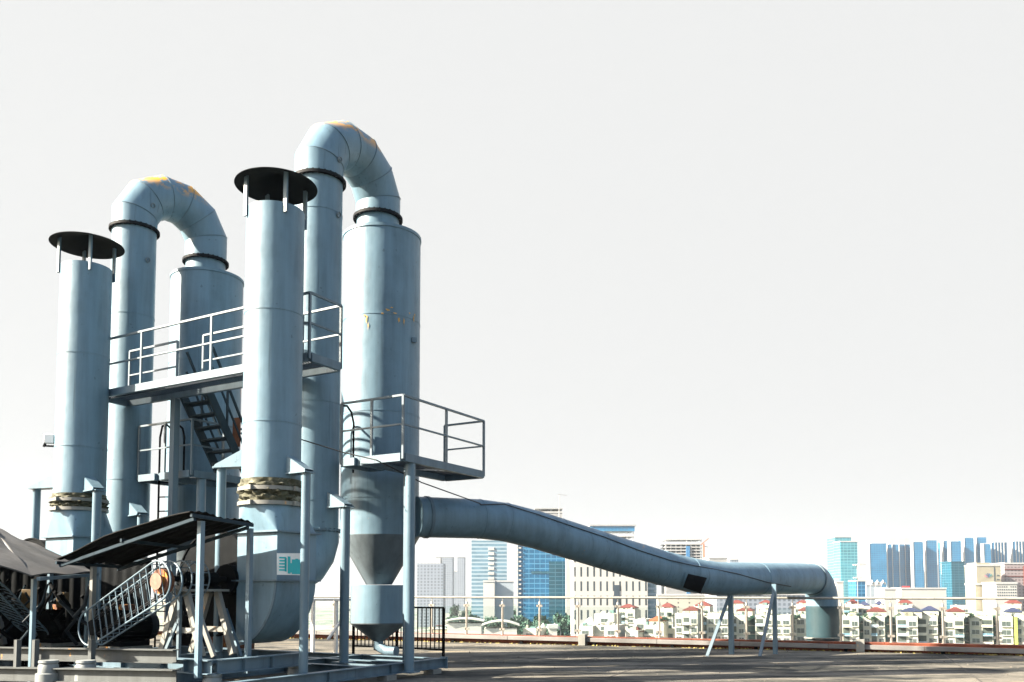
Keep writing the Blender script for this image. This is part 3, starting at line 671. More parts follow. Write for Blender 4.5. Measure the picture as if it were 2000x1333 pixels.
# platform B: same relation as pA - unit offset
OFF = tB-tA; C0B = C0+OFF+RV*.15
PB = platform(C0B, ZP, 'lower grated platform in front of the left tank, at the foot of the stair', None, 1.6, .95, 1.62, tB)
T = thing('ladder', C0B+RV*2.2+UP*ZP, 'ladder with curved hand loops beside the left pipe, right of the farther chimney', 'ladder')
lp = P(333, 925, 18.0); lq = Vector((lp.x, lp.y, 0))
for o_ in (0, .42):
    q = lq+RV*o_*.6-PV*o_*.2; b = MB(); b.tube([q+UP*.3, q+UP*(ZP+.85), q+UP*(ZP+1.1)+PV*.05, q+UP*(ZP+1.15)+PV*.16, q+UP*(ZP+1.08)+PV*.28, q+UP*(ZP+.9)+PV*.33, q+UP*(ZP+.02)+PV*.33], .022, 8); b.build('side_rail', M['dark'], T)
for k in range(12): MB().tube([lq+UP*(.5+k*.3), lq+RV*.25-PV*.084+UP*(.5+k*.3)], .013, 8).build('rung', M['dark'], T)
# stair
T = thing('stair', E0+RV*ta+UP*ZP, 'steep open steel stair from the upper walkway down to the platform by the left tank', 'stair')
st0 = E0+RV*onl(402, E0, RV)+UP*(ZW-.03)+PV*.04; st1 = E0+RV*onl(352, E0, RV)+UP*(ZW-.03)+PV*.04
run = PV*1.0-UP*(ZW-ZP)+UP*.02
for q in (st0, st1): MB().bar(q, q+run, .05, .17, up=UP).build('stringer', M['stairp'], T)
for k in range(1, 7): t_ = k/7; q = (st0+st1)/2+run*t_; MB().obox(q, RV*((st1-st0).length/2-.03), PV*.11, UP*.016).build('tread', M['stairp'], T)
for q in (st0, st1):
    for o_, w_ in ((.85, .04), (.45, .032)): MB().bar(q+UP*o_+PV*.1, q+run+UP*o_, w_, w_).build('handrail', M['stairp'], T)
    MB().bar(q+run*.5, q+run*.5+UP*.85, .035, .035, up=PV).build('railing_post', M['stairp'], T)
q = P(462, 845, 17.3); tag(MB().obox(q, RV*.10, PV*.015, UP*.30).build('rusty_plate', M['rusty']), 'rust brown plate standing on the platform beside the stair, behind the front chimney', 'plate')
# ------------------------------------------------------------------ steel base frames
base = thing('base_frame', (-3, 13.5, 0), 'low grey I-beam base frame under the front tank and pipe', 'frame')
b1 = O+ray(640, 1311)*((.27-EYE)/ray(640, 1311).z); b2 = along(866, 1284.5, b1, PV); bd_ = PV
ZB = .27
bs = b1-PV*2.6
def ib(a, b_, w=.14, h=.18, nm='beam', par=None): return MB().ibeam(a, b_, w, h).build(nm, M['beam'], par or base)
be = Vector((b2.x, b2.y, ZB)); bs = Vector((bs.x, bs.y, ZB))
ib(bs, be)
for t_ in (.15, .45, .72): q = bs.lerp(be, t_); MB().bar(q-UP*.02, q-UP*.165, .10, .012, up=PV).build('stiffener', M['beam'], base)
for off in (1.9, 4.2): ib(bs+RV*off+PV*.6, be+RV*off)
for t_ in (.62, .80, .985): q = bs.lerp(be, t_); ib(q+RV*.08-UP*.004, q+RV*4.2-UP*.004)
for q in (be-PV*.35, be-PV*3.2, be-PV*1.7, be-PV*.35+RV*4.1): MB().obox((q.x, q.y, .043), PV*.13, RV*.11, UP*.043).build('block', M['light'], base)
MB().obox(be+PV*.012-UP*.09, PV*.008, RV*.085, UP*.11).build('end_plate', M['postp'], base)
# fan skids (front and rear units) on spring isolators
def isolator(q, z1, par):
    b = MB(); b.lathe(Vector((q.x, q.y, 0)), [(.001, z1), (.125, z1), (.13, z1-.03), (.115, z1-.05), (.13, z1-.07), (.13, z1-.17), (.16, z1-.18), (.16, .0)], 24); return b.build('spring_isolator', M['concpad'], par, 40)
def skid(Dc, ctr, label, zt=.55):
    base_q = Vector((Dc.x, Dc.y, 0)); T = thing('fan_skid', base_q+RV*.8-PV*.4, label, 'skid', 'fan skids on spring mounts')
    c1 = base_q-PV*1.62-RV*.42; z = UP*zt; L = 3.15; Wd = 1.9
    MB().ibeam(c1+z, c1+z+RV*L, .16, .2).build('beam', M['beam'], T)
    MB().ibeam(c1+z+PV*.09, c1+z+PV*Wd, .16, .2).build('beam', M['beam'], T)
    MB().ibeam(c1+z+PV*Wd+RV*.09, c1+z+PV*Wd+RV*L, .16, .2).build('beam', M['beam'], T)
    for s_ in (1.35, L-.08): MB().ibeam(c1+z+PV*.09+RV*s_-UP*.003, c1+z+PV*(Wd-.09)+RV*s_-UP*.003, .14, .19).build('beam', M['beam'], T)
    for s_ in (.5, 1.0, 1.9, 2.5): MB().bar(c1+RV*s_-PV*.04+UP*(zt-.02), c1+RV*s_-PV*.04+UP*(zt-.18), .012, .07, up=PV).build('stiffener', M['beam'], T)
    for s_ in (.55, 1.1): MB().bar(c1+PV*s_-RV*.04+UP*(zt-.02), c1+PV*s_-RV*.04+UP*(zt-.18), .012, .07, up=RV).build('stiffener', M['beam'], T)
    for s_, t_ in ((.1, .1), (1.45, -.03), (2.1, -.03), (3.0, .05), (.1, 1.75), (3.0, 1.8)): isolator(c1+RV*s_+PV*t_, zt-.202, T)
    MB().box(0, 0.001, 0, .001, 0, .001)
    # lower frame of two channels
    for s_ in (-.35, 2.1): pass
    MB().ibeam(c1-PV*.35-RV*.2+UP*.17, c1-PV*.35+RV*3.3+UP*.17, .14, .15).build('beam', M['darkbeam'], T)
    # bearing pedestal: A-frame trestle under the shaft
    pc = Vector((ctr.x, ctr.y, 0)); zt2 = ctr.z-.19
    for pd in (.72, 1.3):
        cc = pc-PV*pd
        for sg in (-1, 1): MB().bar(cc+RV*sg*.46+UP*(zt+.001), cc+RV*sg*.09+UP*zt2, .10, .07, up=PV).build('trestle_leg', M['light'], T)
        MB().bar(cc+RV*.33+UP*(zt+.38), cc-RV*.33+UP*(zt+.38), .05, .08, up=UP).build('trestle_rail', M['light'], T)
    MB().obox(pc-PV*1.0+UP*(zt2+.018), RV*.2, PV*.42, UP*.018).build('trestle_top', M['light'], T)
    MB().bar(pc-PV*1.36-RV*.02+UP*.02, pc-PV*1.36-RV*.02+UP*(zt2), .05, .05, up=PV).build('strut', M['rail'], T)
    MB().bar(pc-PV*1.42+RV*.5+UP*.1, pc-PV*1.38+UP*(zt+.5), .05, .03, up=PV).build('strut', M['rail'], T)
    return T, c1
SKA, c1A = skid(DA, ctrA, 'front fan skid on round spring mounts with a pale trestle under the drive shaft')
SKB, c1B = skid(DB, ctrB, 'fan skid at the far left under the grey sloping roof')
# belt guards ------------------------------------------------------
def guard(cb, cs, rb, rs, axis, label, pulley=True, wd=.2):
    """wire cage round a belt drive: big end cb, small end cs, width along axis"""
    T = thing('belt_guard', cb, label, 'belt guard', 'wire belt guards')
    u = (cs-cb).normalized(); v = u.cross(axis).normalized(); 
    if v.z < 0: v = -v
    L = (cs-cb).length; out = []
    for k in range(17): a = math.pi/2+math.pi*k/16; out.append(cb+u*rb*math.cos(a)+v*rb*math.sin(a))
    for k in range(17): a = -math.pi/2+math.pi*k/16; out.append(cs+u*rs*math.cos(a)+v*rs*math.sin(a))
    b = MB()
    for off in (-wd/2, wd/2): b.tube([q+axis*off for q in out]+[out[0]+axis*off], .014, 8, False)
    b.build('hoop', M['beam'], T)
    b = MB()
    n = 13
    for k in range(n):
        t_ = (k+.3)/n*(L+rb*.5+rs*.5)-rb*.5; q = cb+u*t_; f_ = min(max(t_/L, 0), 1); h = rb*(1-f_)+rs*f_
        if t_ < 0: h = math.sqrt(max(0, rb*rb-t_*t_))
        if t_ > L: h = math.sqrt(max(0, rs*rs-(t_-L)**2))
        for off in (-wd/2, wd/2): b.bar(q+v*h+axis*off-u*.05, q-v*h+axis*off+u*.05, .011, .011, up=axis)
        for sg in (-1, 1): b.bar(q+v*h*sg-axis*wd/2, q+v*h*sg+axis*wd/2, .009, .009, up=u)
    for k in range(-2, 3): pass
    b.build('wire_mesh', M['beam'], T)
    pl = MB(); pl.tube([cb-axis*.06, cb+axis*.06], rb*.62, 32); pl.tube([cb-axis*.085, cb+axis*.085], .09, 16); pl.build('pulley', M['rusty'] if pulley else M['dark'], T)
    pl = MB(); pl.tube([cs-axis*.06, cs+axis*.06], rs*.45, 24); pl.build('pulley', M['dark'], T)
    b = MB()
    for sg in (-1, 1):
        for o_ in (-.03, .03): b.bar(cb+v*rb*.6*sg+axis*o_, cs+v*rs*.43*sg+axis*o_, .02, .015)
    b.build('belt', M['gask'], T)
    return T
M['ochre'] = flat('ochre_box', (.10, .06, .012), .7, 0, .5, 8)
M['disc'] = flat('pulley_disc', (.20, .10, .065), .7, 0, .5, 8)
gp = DA-PV*1.62; cb = along(318, 1136, gp, RV); cs = along(186, 1226, gp, RV)
GA = guard(cb, cs, .30, .27, -PV, 'wire belt guard slanting down to the left with a rusty disc at its upper end')
b = MB(); b.tube([cb-PV*.125, cb-PV*.112], .125, 28); b.build('end_disc', M['disc'], GA)
b = MB(); cg = ctrA-PV*1.15
for k in range(9): a = 2*math.pi*k/9; b.bar(cg-PV*.2+RV*.27*math.cos(a)+UP*.27*math.sin(a), cg+PV*.12+RV*.27*math.cos(a)+UP*.27*math.sin(a), .014, .014)
for pd in (-.2, -.04, .12): b.torus(cg+PV*pd, PV, .27, .012, 28, 6)
b.build('shaft_cage', M['rail'], GA)
gpB = P(30, 1190, 14.3); cbB = P(-14, 1150, 14.0); csB = P(56, 1222, 14.6)
GB = guard(cbB, csB, .30, .27, -PV, 'dark wire belt guard slanting down right at the left edge, under the grey roof', False)
# motors
def motor(q, ax, label, r=.24, L=.62):
    T = thing('motor', q, label, 'motor', 'fan motors')
    b = MB(); b.tube([q, q+ax*L], r, 28)
    for k in range(20): a = 2*math.pi*k/20; e = RV*math.cos(a)+UP*math.sin(a) if abs(ax.dot(PV)) > .5 else PV*math.cos(a)+UP*math.sin(a); b.bar(q+ax*.05+e*(r+.01), q+ax*(L-.05)+e*(r+.01), .012, .04, up=e)
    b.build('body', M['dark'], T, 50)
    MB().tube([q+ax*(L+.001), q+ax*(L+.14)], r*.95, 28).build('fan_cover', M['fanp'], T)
    MB().obox(q+ax*L*.5+UP*(r+.06), ax*.10, ax.cross(UP)*.08, UP*.05).build('terminal_box', M['rusty'], T, bevel=.01)
    MB().obox(q+ax*L*.5-UP*(r+.03), ax*.26, ax.cross(UP)*.24, UP*.04).build('foot', M['dark'], T)
    MB().tube([q-ax*.2, q+ax*.02], .035, 12).build('motor_shaft', M['cap'], T)
    zb = q.z-r-.07
    MB().obox(Vector((q.x, q.y, (zb+.56)/2))+ax*L*.5, ax*.3, ax.cross(UP)*.26, UP*max(.02, (zb-.56)/2-.002)).build('plinth', M['light'], T)
    return T
motor(cs+PV*.24, PV, 'dark finned motor behind the lower end of the front belt guard')
motor(csB+PV*.24, PV, 'dark finned motor at the low end of the left belt guard')
# fan drum bodies / boxes in the dark zone under the canopies
T = thing('control_cabinet', cA+RV*2.6+PV*1.2, 'dark weathered cabinet standing in the shade under the corrugated canopy', 'cabinet')
q = cA+RV*2.6+PV*.9; MB().obox(q+UP*.95, RV*.45, PV*.3, UP*.75).build('case', M['fanp'], T, bevel=.01)
MB().obox(q+UP*.95-PV*.31, RV*.40, PV*.008, UP*.68).build('door', M['dark'], T)
MB().obox(q+UP*1.0-PV*.335+RV*.3, RV*.015, PV*.015, UP*.07).build('handle', M['cap'], T)
M_ = 0
# canopies ----------------------------------------------------------
def slab(quad, th, name, mat, par, corr=0, sag=0):
    """sheet roof; corr>0 gives corrugation ribs"""
    a, b_, c, d_ = quad; nu, nv = 60, 2; n = (b_-a).cross(d_-a).normalized()
    if n.z < 0: n = -n
    m = MB(); vs = []; nu = 96 if corr else 14; nv = 10
    for i in range(nu+1):
        for j_ in range(nv+1):
            u, v = i/nu, j_/nv; q = a.lerp(b_, u).lerp(d_.lerp(c, u), v)
            if corr: q = q+n*corr*math.sin(u*2*math.pi*corr_n)
            q = q+n*.018*math.sin(5*u+3*v)*math.sin(4*v+u*7)-UP*sag*math.sin(math.pi*v)*(1-.5*u)+n*.012*math.sin(13*v+9*u)
            vs.append(q)
    o = len(vs); vs2 = vs+[q-n*th for q in vs]; W = nv+1; fs = []
    for i in range(nu):
        for j_ in range(nv):
            k = i*W+j_; fs.append((k, k+W, k+W+1, k+1)); fs.append((o+k, o+k+1, o+k+W+1, o+k+W))
    for i in range(nu): k = i*W; fs.append((k, o+k, o+k+W, k+W)); k += nv; fs.append((k, k+W, o+k+W, o+k))
    for j_ in range(nv): k = j_; fs.append((k, k+1, o+k+1, o+k)); k += nu*W; fs.append((k, o+k, o+k+1, k+1))
    m.add(vs2, fs); return m.build(name, mat, par, 50)
corr_n = 9
cF = P(370, 999, 11.9); cR = along(494, 1020, cF, PV); cL = along(106, 1093, cF, RV); c4 = Vector((cL.x, cL.y, cL.z))+PV*1.22-UP*.04
T = thing('canopy', (cF+cL)/2, 'thin corrugated canopy sloping down left over the front fan drive, dark underneath', 'canopy')
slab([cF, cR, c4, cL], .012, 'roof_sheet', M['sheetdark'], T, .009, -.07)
for a_, b_ in ((cF+PV*.03, cR), (cL+PV*.03, c4), (cF.lerp(cL, .5)+PV*.05, cR.lerp(c4, .5))): MB().bar(a_-UP*.05, b_-UP*.05, .04, .05).build('purlin', M['stairp'], T)
for t_ in (.08, .92): MB().bar(cF.lerp(cR, t_)-UP*.095, cL.lerp(c4, t_)-UP*.095, .045, .045).build('rafter', M['stairp'], T)
q = cF.lerp(cR, .22)-UP*.1+RV*.06; MB().bar(Vector((q.x, q.y, .3)), q, .075, .075, up=PV).build('post', M['postp'], T)
q = cR-UP*.1-PV*.05; MB().bar(Vector((q.x, q.y, .3)), q, .07, .07, up=PV).build('post', M['beam'], T)
q = cL.lerp(c4, .3)-UP*.1-RV*.45; MB().bar(Vector((q.x, q.y, .1)), q, .07, .07, up=PV).build('post', M['light'], T)
MB().bar(P(385, 1190, 12.7), P(418, 1283, 12.6), .07, .05, up=PV).build('brace', M['light'], T)
MB().bar(P(440, 1190, 13.6), P(470, 1283, 13.3), .05, .05, up=PV).build('brace', M['beam'], T)
# raised rim flashing
g1 = P(62, 1124, 12.4); g2 = P(190, 1117, 14.9); g4 = P(-20, 1026, 15.2)
gA_ = onplane(-60, 1085, g1, g2, g4); g3 = onplane(100, 1076, g1, g2, g4)
T = thing('canopy', (g1+g2)/2, 'weathered grey flat sheet roof sloping over the machinery at the left edge', 'canopy')
slab([g1, g2, g3, onplane(-20, 1026, g1, g2, g4)], .02, 'roof_sheet', M['sheet'], T)
slab([g1, onplane(-20, 1026, g1, g2, g4), onplane(-330, 960, g1, g2, g4), onplane(-260, 1030, g1, g2, g4)], .02, 'roof_sheet', M['sheet'], T)  # unseen extension of the roof to the left, added to block the sun
def wall(a, b_, z0, z1, label, nm='shade_wall'):
    a = Vector((a.x, a.y, 0)); b_ = Vector((b_.x, b_.y, 0)); n = int((b_-a).length/.05); dn = (b_-a).normalized(); sd = Vector((-dn.y, dn.x, 0)); m = MB(); vs = []
    for k in range(n+1):
        for z in (z0, z1):
            for o_ in (-.004, .004): vs.append(a.lerp(b_, k/n)+sd*(.018*math.sin(k*1.5)+o_)+UP*z)
    fs = []
    for k in range(n): i = k*4; fs += [(i, i+4, i+6, i+2), (i+1, i+3, i+7, i+5), (i, i+1, i+5, i+4), (i+2, i+6, i+7, i+3)]
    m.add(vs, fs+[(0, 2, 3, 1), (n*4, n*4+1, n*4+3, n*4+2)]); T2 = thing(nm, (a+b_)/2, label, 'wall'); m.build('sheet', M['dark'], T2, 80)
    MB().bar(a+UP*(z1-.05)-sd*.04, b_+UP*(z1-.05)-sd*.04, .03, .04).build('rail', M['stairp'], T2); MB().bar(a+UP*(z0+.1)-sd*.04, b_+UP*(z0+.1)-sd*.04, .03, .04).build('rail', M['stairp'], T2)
wall(P(-330, 1200, 15.6), P(186, 1200, 15.6), .0, 2.05, 'added dark sheet wall filling in the shade at the back of the grey sloping roof')  # added backing wall, its black stands in for deep shade
wall(P(-230, 1200, 13.0), P(-330, 1200, 15.5), .0, 3.0, 'added unseen side wall blocking the sun at the far left end under the grey roof')  # out of view, added to keep sun off the machinery
wall(P(196, 1200, 15.3), P(292, 1200, 14.9), .0, 2.1, 'added dark panel filling in the shade behind the front belt guard beneath the corrugated canopy')  # added panel, darkens the gap behind the guard
for px, py, Y in ((67, 1124, 12.8), (173, 1118, 14.6)):
    q = P(px, py, Y)-UP*.0; q.z = onplane(px, py, g1, g2, g4).z-.05; MB().bar(Vector((q.x, q.y, .05)), q, .06, .06, up=PV).build('post', M['postp'], T)
MB().bar(g1-UP*.05+PV*.1, g2-UP*.05, .05, .05).build('rafter', M['beam'], T)
q = g3-UP*.05; MB().bar(Vector((q.x, q.y, .05)), q, .07, .07, up=PV).build('post', M['beam'], T)
q = onplane(-10, 1040, g1, g2, g4)-UP*.05; MB().bar(Vector((q.x, q.y, .05)), q, .07, .07, up=PV).build('post', M['beam'], T)
# left lower pipework / beams
T = thing('base_frame', P(60, 1300, 12.6)*1.0, 'heavy beams of the rear base frame at the bottom left corner of the photo', 'frame')
a = P(-60, 1262, 13.0); b_ = along(190, 1266, a, RV*-1)
for py, Y, w_ in ((1263, 13.4, .16), (1302, 12.6, .16)):
    a = P(-80, py, Y); e = P(345, py+6, Y-1.3); MB().ibeam(a, e, w_, .19).build('beam', M['darkbeam'], T)
for px in (35, 70, 180): q = P(px, 1250, 12.3); MB().bar(Vector((q.x, q.y, 0)), q, .07, .07, up=PV).build('post', M['darkbeam'], T)
for px in (95, 168): q = P(px, 1290, 12.0); isolator(q, q.z, T)

T = thing('pipe_run', P(60, 1180, 14.2), 'tangle of dark conduits and hoses between the left belt guard and the motor', 'pipes')
random.seed(3)
for k in range(16):
    x = random.uniform(10, 175); y0_ = random.uniform(1130, 1180); Y = random.uniform(13.6, 15.2); a_ = P(x, y0_, Y)
    pts_ = [a_]
    for j_ in range(4): pts_.append(pts_[-1]+Vector((random.uniform(-.25, .25), random.uniform(-.2, .2), -random.uniform(.12, .3))))
    pts_[-1].z = max(pts_[-1].z, .1); MB().tube(pts_, random.choice([.018, .03, .045]), 8).build('conduit', M[random.choice(['dark', 'stairp', 'dark', 'fanp'])], T)
T = thing('junction_cabinet', P(58, 1185, 14.7), 'small yellowish box mounted among the dark conduits at the left', 'cabinet')
MB().obox(P(58, 1170, 14.7), Vector((.10, 0, 0)), Vector((0, .08, 0)), UP*.16).build('case', M['ochre'], T, bevel=.008)
q = P(58, 1187, 14.7); MB().bar(Vector((q.x, q.y, 0)), q-UP*.03, .04, .04).build('stand', M['dark'], T)
T = thing('junction_cabinet', P(120, 1185, 14.9), 'ochre box beside a dark motor under the edge of the grey sloping roof', 'cabinet')
MB().obox(P(122, 1172, 14.9), Vector((.07, 0, 0)), Vector((0, .08, 0)), UP*.13).build('case', M['ochre'], T, bevel=.008)
q = P(122, 1184, 14.9); MB().bar(Vector((q.x, q.y, 0)), q-UP*.03, .04, .04).build('stand', M['dark'], T)
q = cA+PV*1.1+RV*2.1
T = thing('dust_bin', q, 'dark round bin among the pipework behind the fan drive', 'bin')
MB().lathe(Vector((q.x, q.y, 0)), [(.001, 1.1), (.42, 1.1), (.45, 1.06), (.42, .0)], 32).build('body', M['rusty'], T)
MB().ring(Vector((q.x, q.y, 0)), .42, .46, .98, 1.02, 32).build('hoop', M['dark'], T)
# dark barred fence behind the front tank
fz = .1
T = thing('bar_fence', P(760, 1270, 18.6), 'low dark barred fence panel standing behind the front tank base', 'fence')
fA = P(866, 1278, 17.6); fA.z = 0; fB = P(690, 1278, 18.9); fB.z = 0
dd_ = (fB-fA); nb = 22
for zz in (.33, 1.18): MB().bar(fA+UP*zz, fB+UP*zz, .035, .035).build('rail', M['dark'], T)
for k in range(nb+1): q = fA+dd_*k/nb; wv = .045 if k % 11 == 0 else .018; MB().bar(q+UP*(0 if k % 11 == 0 else .34), q+UP*1.18, wv, wv, up=PV).build('bar', M['dark'], T)
# white trestle seen between the posts
T = thing('pipe_trestle', P(640, 1250, 21), 'white A-braced trestle on the roof seen between the posts left of the front tank', 'trestle')
a = P(657, 1170, 20.5); MB().bar(Vector((a.x, a.y, 0)), a, .07, .07, up=PV).build('upright', M['white'], T)
MB().bar(P(640, 1250, 20.3), P(682, 1190, 20.6), .05, .05, up=PV).build('brace', M['white'], T)
MB().bar(P(607, 1172, 20.6), P(690, 1172, 20.4), .06, .05).build('crossbar', M['white'], T)
a = P(612, 1172, 20.6); MB().bar(Vector((a.x, a.y, 0)), a, .07, .07, up=PV).build('upright', M['white'], T)
# ================================================================== CITY
GZ = -35.0
def rgb(*c): return tuple((x/255)**2.2 for x in c)
def citymat():
    m, nd, lk, b = newmat('city_ground'); co = nd.new('ShaderNodeTexCoord').outputs['Object']
    c = mixc(nd, lk, noise(nd, lk, co, .012, None, 8, .6, .42, .58), (.03, .07, .045), (.14, .14, .13))
    c = mixc(nd, lk, noise(nd, lk, co, .05, None, 6, .6, .5, .6), c, (.22, .21, .2))
    lk.new(c, b.inputs['Base Color']); b.inputs['Roughness'].default_value = .95; return m
g = MB(); g.add([(-2500, -250, GZ), (2500, -250, GZ), (2500, 4150, GZ), (-2500, 4150, GZ)], [(0,1,2,3)]); tag(g.build('city_ground', citymat()), kind='structure')
W = {}
W['teal'] = facade('teal_curtain_wall', (.20, .27, .33), (.11, .20, .27), 3.6, 200, .999, .62, .2)
W['blue'] = facade('blue_curtain_wall', (.03, .16, .29), (.008, .095, .21), 4, 4.5, .9, .8, .15)
W['cyan'] = facade('cyan_curtain_wall', (.085, .26, .31), (.045, .20, .27), 4, 5, .9, .8, .15)
W['navy'] = facade('blue_strip_windows', (.024, .155, .29), (.010, .115, .26), 3.3, 4.2, .85, .75, .3)
W['navymid'] = facade('mid_blue_strips', (.018, .12, .21), (.010, .09, .18), 3.3, 5, .9, .75, .2)
W['navy2'] = facade('deep_teal_glass', (.010, .075, .12), (.005, .06, .10), 3.3, 6, .9, .8, .2)
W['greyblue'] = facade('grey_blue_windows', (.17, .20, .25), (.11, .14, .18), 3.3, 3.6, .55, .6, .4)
W['white'] = facade('white_slit_windows', (.34, .34, .33), (.035, .05, .065), 9.3, 4.2, .30, .68, .3)
W['beige'] = facade('beige_small_windows', (.32, .31, .27), (.08, .085, .08), 3.4, 9, .14, .4, .5)
W['pinkgrey'] = facade('pinkish_flats', (.20, .17, .18), (.12, .10, .11), 3.2, 3.6, .55, .45, .5)
W['plain'] = flat('white_render', (.36, .36, .35), .8, 0, .12, .05)
W['pier'] = flat('white_pier', (.33, .34, .35), .7, 0, .08, .05)
W['cream'] = flat('cream_render', (.26, .245, .19), .8, 0, .15, .2)
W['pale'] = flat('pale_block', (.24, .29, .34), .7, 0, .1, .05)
W['slab'] = flat('bare_concrete', (.25, .26, .27), .85, 0, .2, .3)
W['void'] = flat('shaded_void', (.02, .04, .065), .7, 0, .3, .1)
W['void2'] = flat('recess_shade', (.04, .055, .05), .8, 0, .4, .4); W['net'] = flat('blue_netting', (.02, .14, .32), .8, 0, .3, .3)
W['crane'] = flat('crane_orange', (.38, .12, .06), .6); W['cranew'] = flat('crane_grey', (.20, .21, .22), .6)
W['redroof'] = flat('red_roof', (.085, .014, .011), .8, 0, .25, .8); W['blueroof'] = flat('blue_roof', (.012, .02, .06), .8, 0, .25, .8); W['orangeroof'] = flat('orange_roof', (.24, .06, .02), .8, 0, .25, .8)
W['winglass'] = flat('window_glass', (.06, .075, .075), .2, 0, .3, 2); W['villa'] = flat('villa_render', (.36, .35, .31), .85, 0, .14, .6); W['villashade'] = flat('villa_shade', (.10, .19, .18), .8, 0, .3, .6)  # villashade: villa render with shade painted into its colour
W['red'] = flat('sign_red', (.45, .03, .03), .6); W['ltgreen'] = flat('lime_render', (.22, .26, .06), .8)
def bx(px0, px1, ytop, Y, dep, ybot=None):
    a, b_ = P(px0, ytop, Y), P(px1, ytop, Y); z0 = GZ if ybot is None else P(px0, ybot, Y).z
    return a.x, b_.x, Y, Y+dep, z0, a.z
def bmesh_(name, mat, par, *a, **k):
    b = MB(); b.box(*bx(*a)); o = b.build(name, mat, par); return o
def bld(name, label, px0, px1, ytop, Y, dep, mat, cat='building', group=None, crown=None, piers=None, bands=None, setback=None):
    x0, x1, y0, y1, z0, z1 = bx(px0, px1, ytop, Y, dep)
    T = thing(name, ((x0+x1)/2, (y0+y1)/2, GZ), label, cat, group)
    MB().box(x0, x1, y0, y1, z0, z1).build('wall', W[mat], T)
    w_ = x1-x0
    if crown:
        h = crown; MB().box(x0+w_*.12, x1-w_*.12, y0+2, y1-2, z1, z1+h).build('roof', W['pier'], T)
    else: MB().box(x0-.4, x1+.4, y0-.4, y1+.4, z1, z1+1.4).build('roof', W['pier'] if mat != 'navy2' else W[mat], T)
    for fr_, wd in (piers or []):
        xx = x0+w_*fr_; MB().box(xx-wd/2, xx+wd/2, y0-1.3, y0+.5, z0, z1+2).build('pier', W['pier'], T)
    return T, (x0, x1, y0, y1, z0, z1)
# --- left group under the duct
bld('office_building', 'purple grey office block with a white rooftop storey just right of the front post', 815, 866, 1101, 900, 30, 'greyblue', crown=6)
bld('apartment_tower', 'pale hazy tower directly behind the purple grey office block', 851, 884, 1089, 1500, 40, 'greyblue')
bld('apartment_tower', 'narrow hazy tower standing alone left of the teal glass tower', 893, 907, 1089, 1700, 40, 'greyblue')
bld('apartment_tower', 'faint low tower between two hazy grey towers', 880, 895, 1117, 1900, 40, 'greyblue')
T, d_ = bld('glass_tower', 'pale teal glass tower with a striped white centre strip under the long duct', 921, 990, 1056, 800, 32, 'teal', crown=4)
x0, x1, y0, y1, z0, z1 = d_
for k in range(14):
    z = z1-9-k*4.6
    if z > -14: MB().box(x0+(x1-x0)*.47, x0+(x1-x0)*.64, y0-.6, y0+.2, z, z+2.6).build('balcony', W['plain'], T)
bld('tower_core', 'white windowless block in front of the pale teal glass tower', 944, 966, 1137, 760, 14, 'plain', cat='block')
bld('service_block', 'pale blue windowless block beside the white windowless block', 967, 1003, 1137, 765, 20, 'pale', cat='block')
T, d_ = bld('glass_tower', 'bright blue glass tower with a white ladder-like left edge under the duct', 1012, 1103, 1056, 700, 34, 'blue')
x0, x1, y0, y1, z0, z1 = d_; wd = x1-x0
MB().box(x0-1.6, x0-.2, y0-1, y0+6, z0, z1).build('edge_pier', W['pier'], T)
for k in range(22): MB().box(x0-.2, x0+2.4, y0-.8, y0+.4, z1-3-k*3.7, z1-1.8-k*3.7).build('ladder_panel', W['pier'], T)
MB().box(x0+wd*.66, x1+.3, y0-.5, y0+1, z0, z1-17).build('dark_panel', W['navy2'], T); MB().box(x0+wd*.28, x1+.2, y0-.3, y0+1, z1-27, z1-25).build('dark_band', W['navy2'], T)
bld('apartment_tower', 'slim white tower squeezed between the bright blue glass tower and the slit-window office', 1105, 1117, 1085, 900, 30, 'plain')
T, d_ = bld('office_building', 'wide white office with rows of narrow slit windows under the middle of the duct', 1121, 1264, 1070, 560, 36, 'white')
x0, x1, y0, y1, z0, z1 = d_
bz = P(1200, 1143, 560).z; MB().box(P(1199, 1143, 560).x, P(1210, 1143, 560).x, y0-.3, y0+.4, GZ, bz).build('dark_window', W['void'], T)
b = MB(); cx = P(1262, 1140, 575); b.tube([(cx.x, cx.y+4, GZ), (cx.x, cx.y+4, P(1262, 1136, 575).z)], 7.5, 32); b.build('round_stair_tower', W['teal'], T)
# --- above the duct
T, d_ = bld('office_building', 'unfinished tower with a blue glazed top floor and mast rising above the duct', 1156, 1238, 1066, 1000, 36, 'slab')
x0, x1, y0, y1, z0, z1 = d_
for k in range(3):
    zz = P(1200, 1047+k*11, 1000).z; MB().box(x0, x1, y0, y1, zz-1, zz).build('floor_slab', W['pier'], T)
for fr_ in (.0, .16, .33, .5, .66, .83, .98): xx = x0+(x1-x0)*fr_; MB().box(xx, xx+1.2, y0+.5, y0+1.7, z1, P(1200, 1040, 1000).z).build('column', W['pier'], T)
MB().box(x0-1, x1+1, y0-.5, y1, P(1200, 1038, 1000).z, P(1200, 1028, 1000).z).build('glazed_floor', W['navy'], T)
MB().box(x0-2.4, x1+2.6, y0-1.4, y1+1, P(1200, 1028, 1000).z, P(1200, 1025.5, 1000).z).build('roof', W['slab'], T)
q = P(1191, 1025, 1010); MB().tube([q, P(1191, 1015, 1010), P(1193, 1008, 1010)], .3, 6).build('mast', W['cranew'], T)
T, d_ = bld('unfinished_tower', 'bare concrete frame tower with vertical blue netting beside a small orange crane', 1300, 1371, 1093, 1000, 30, 'slab')
x0, x1, y0, y1, z0, z1 = d_
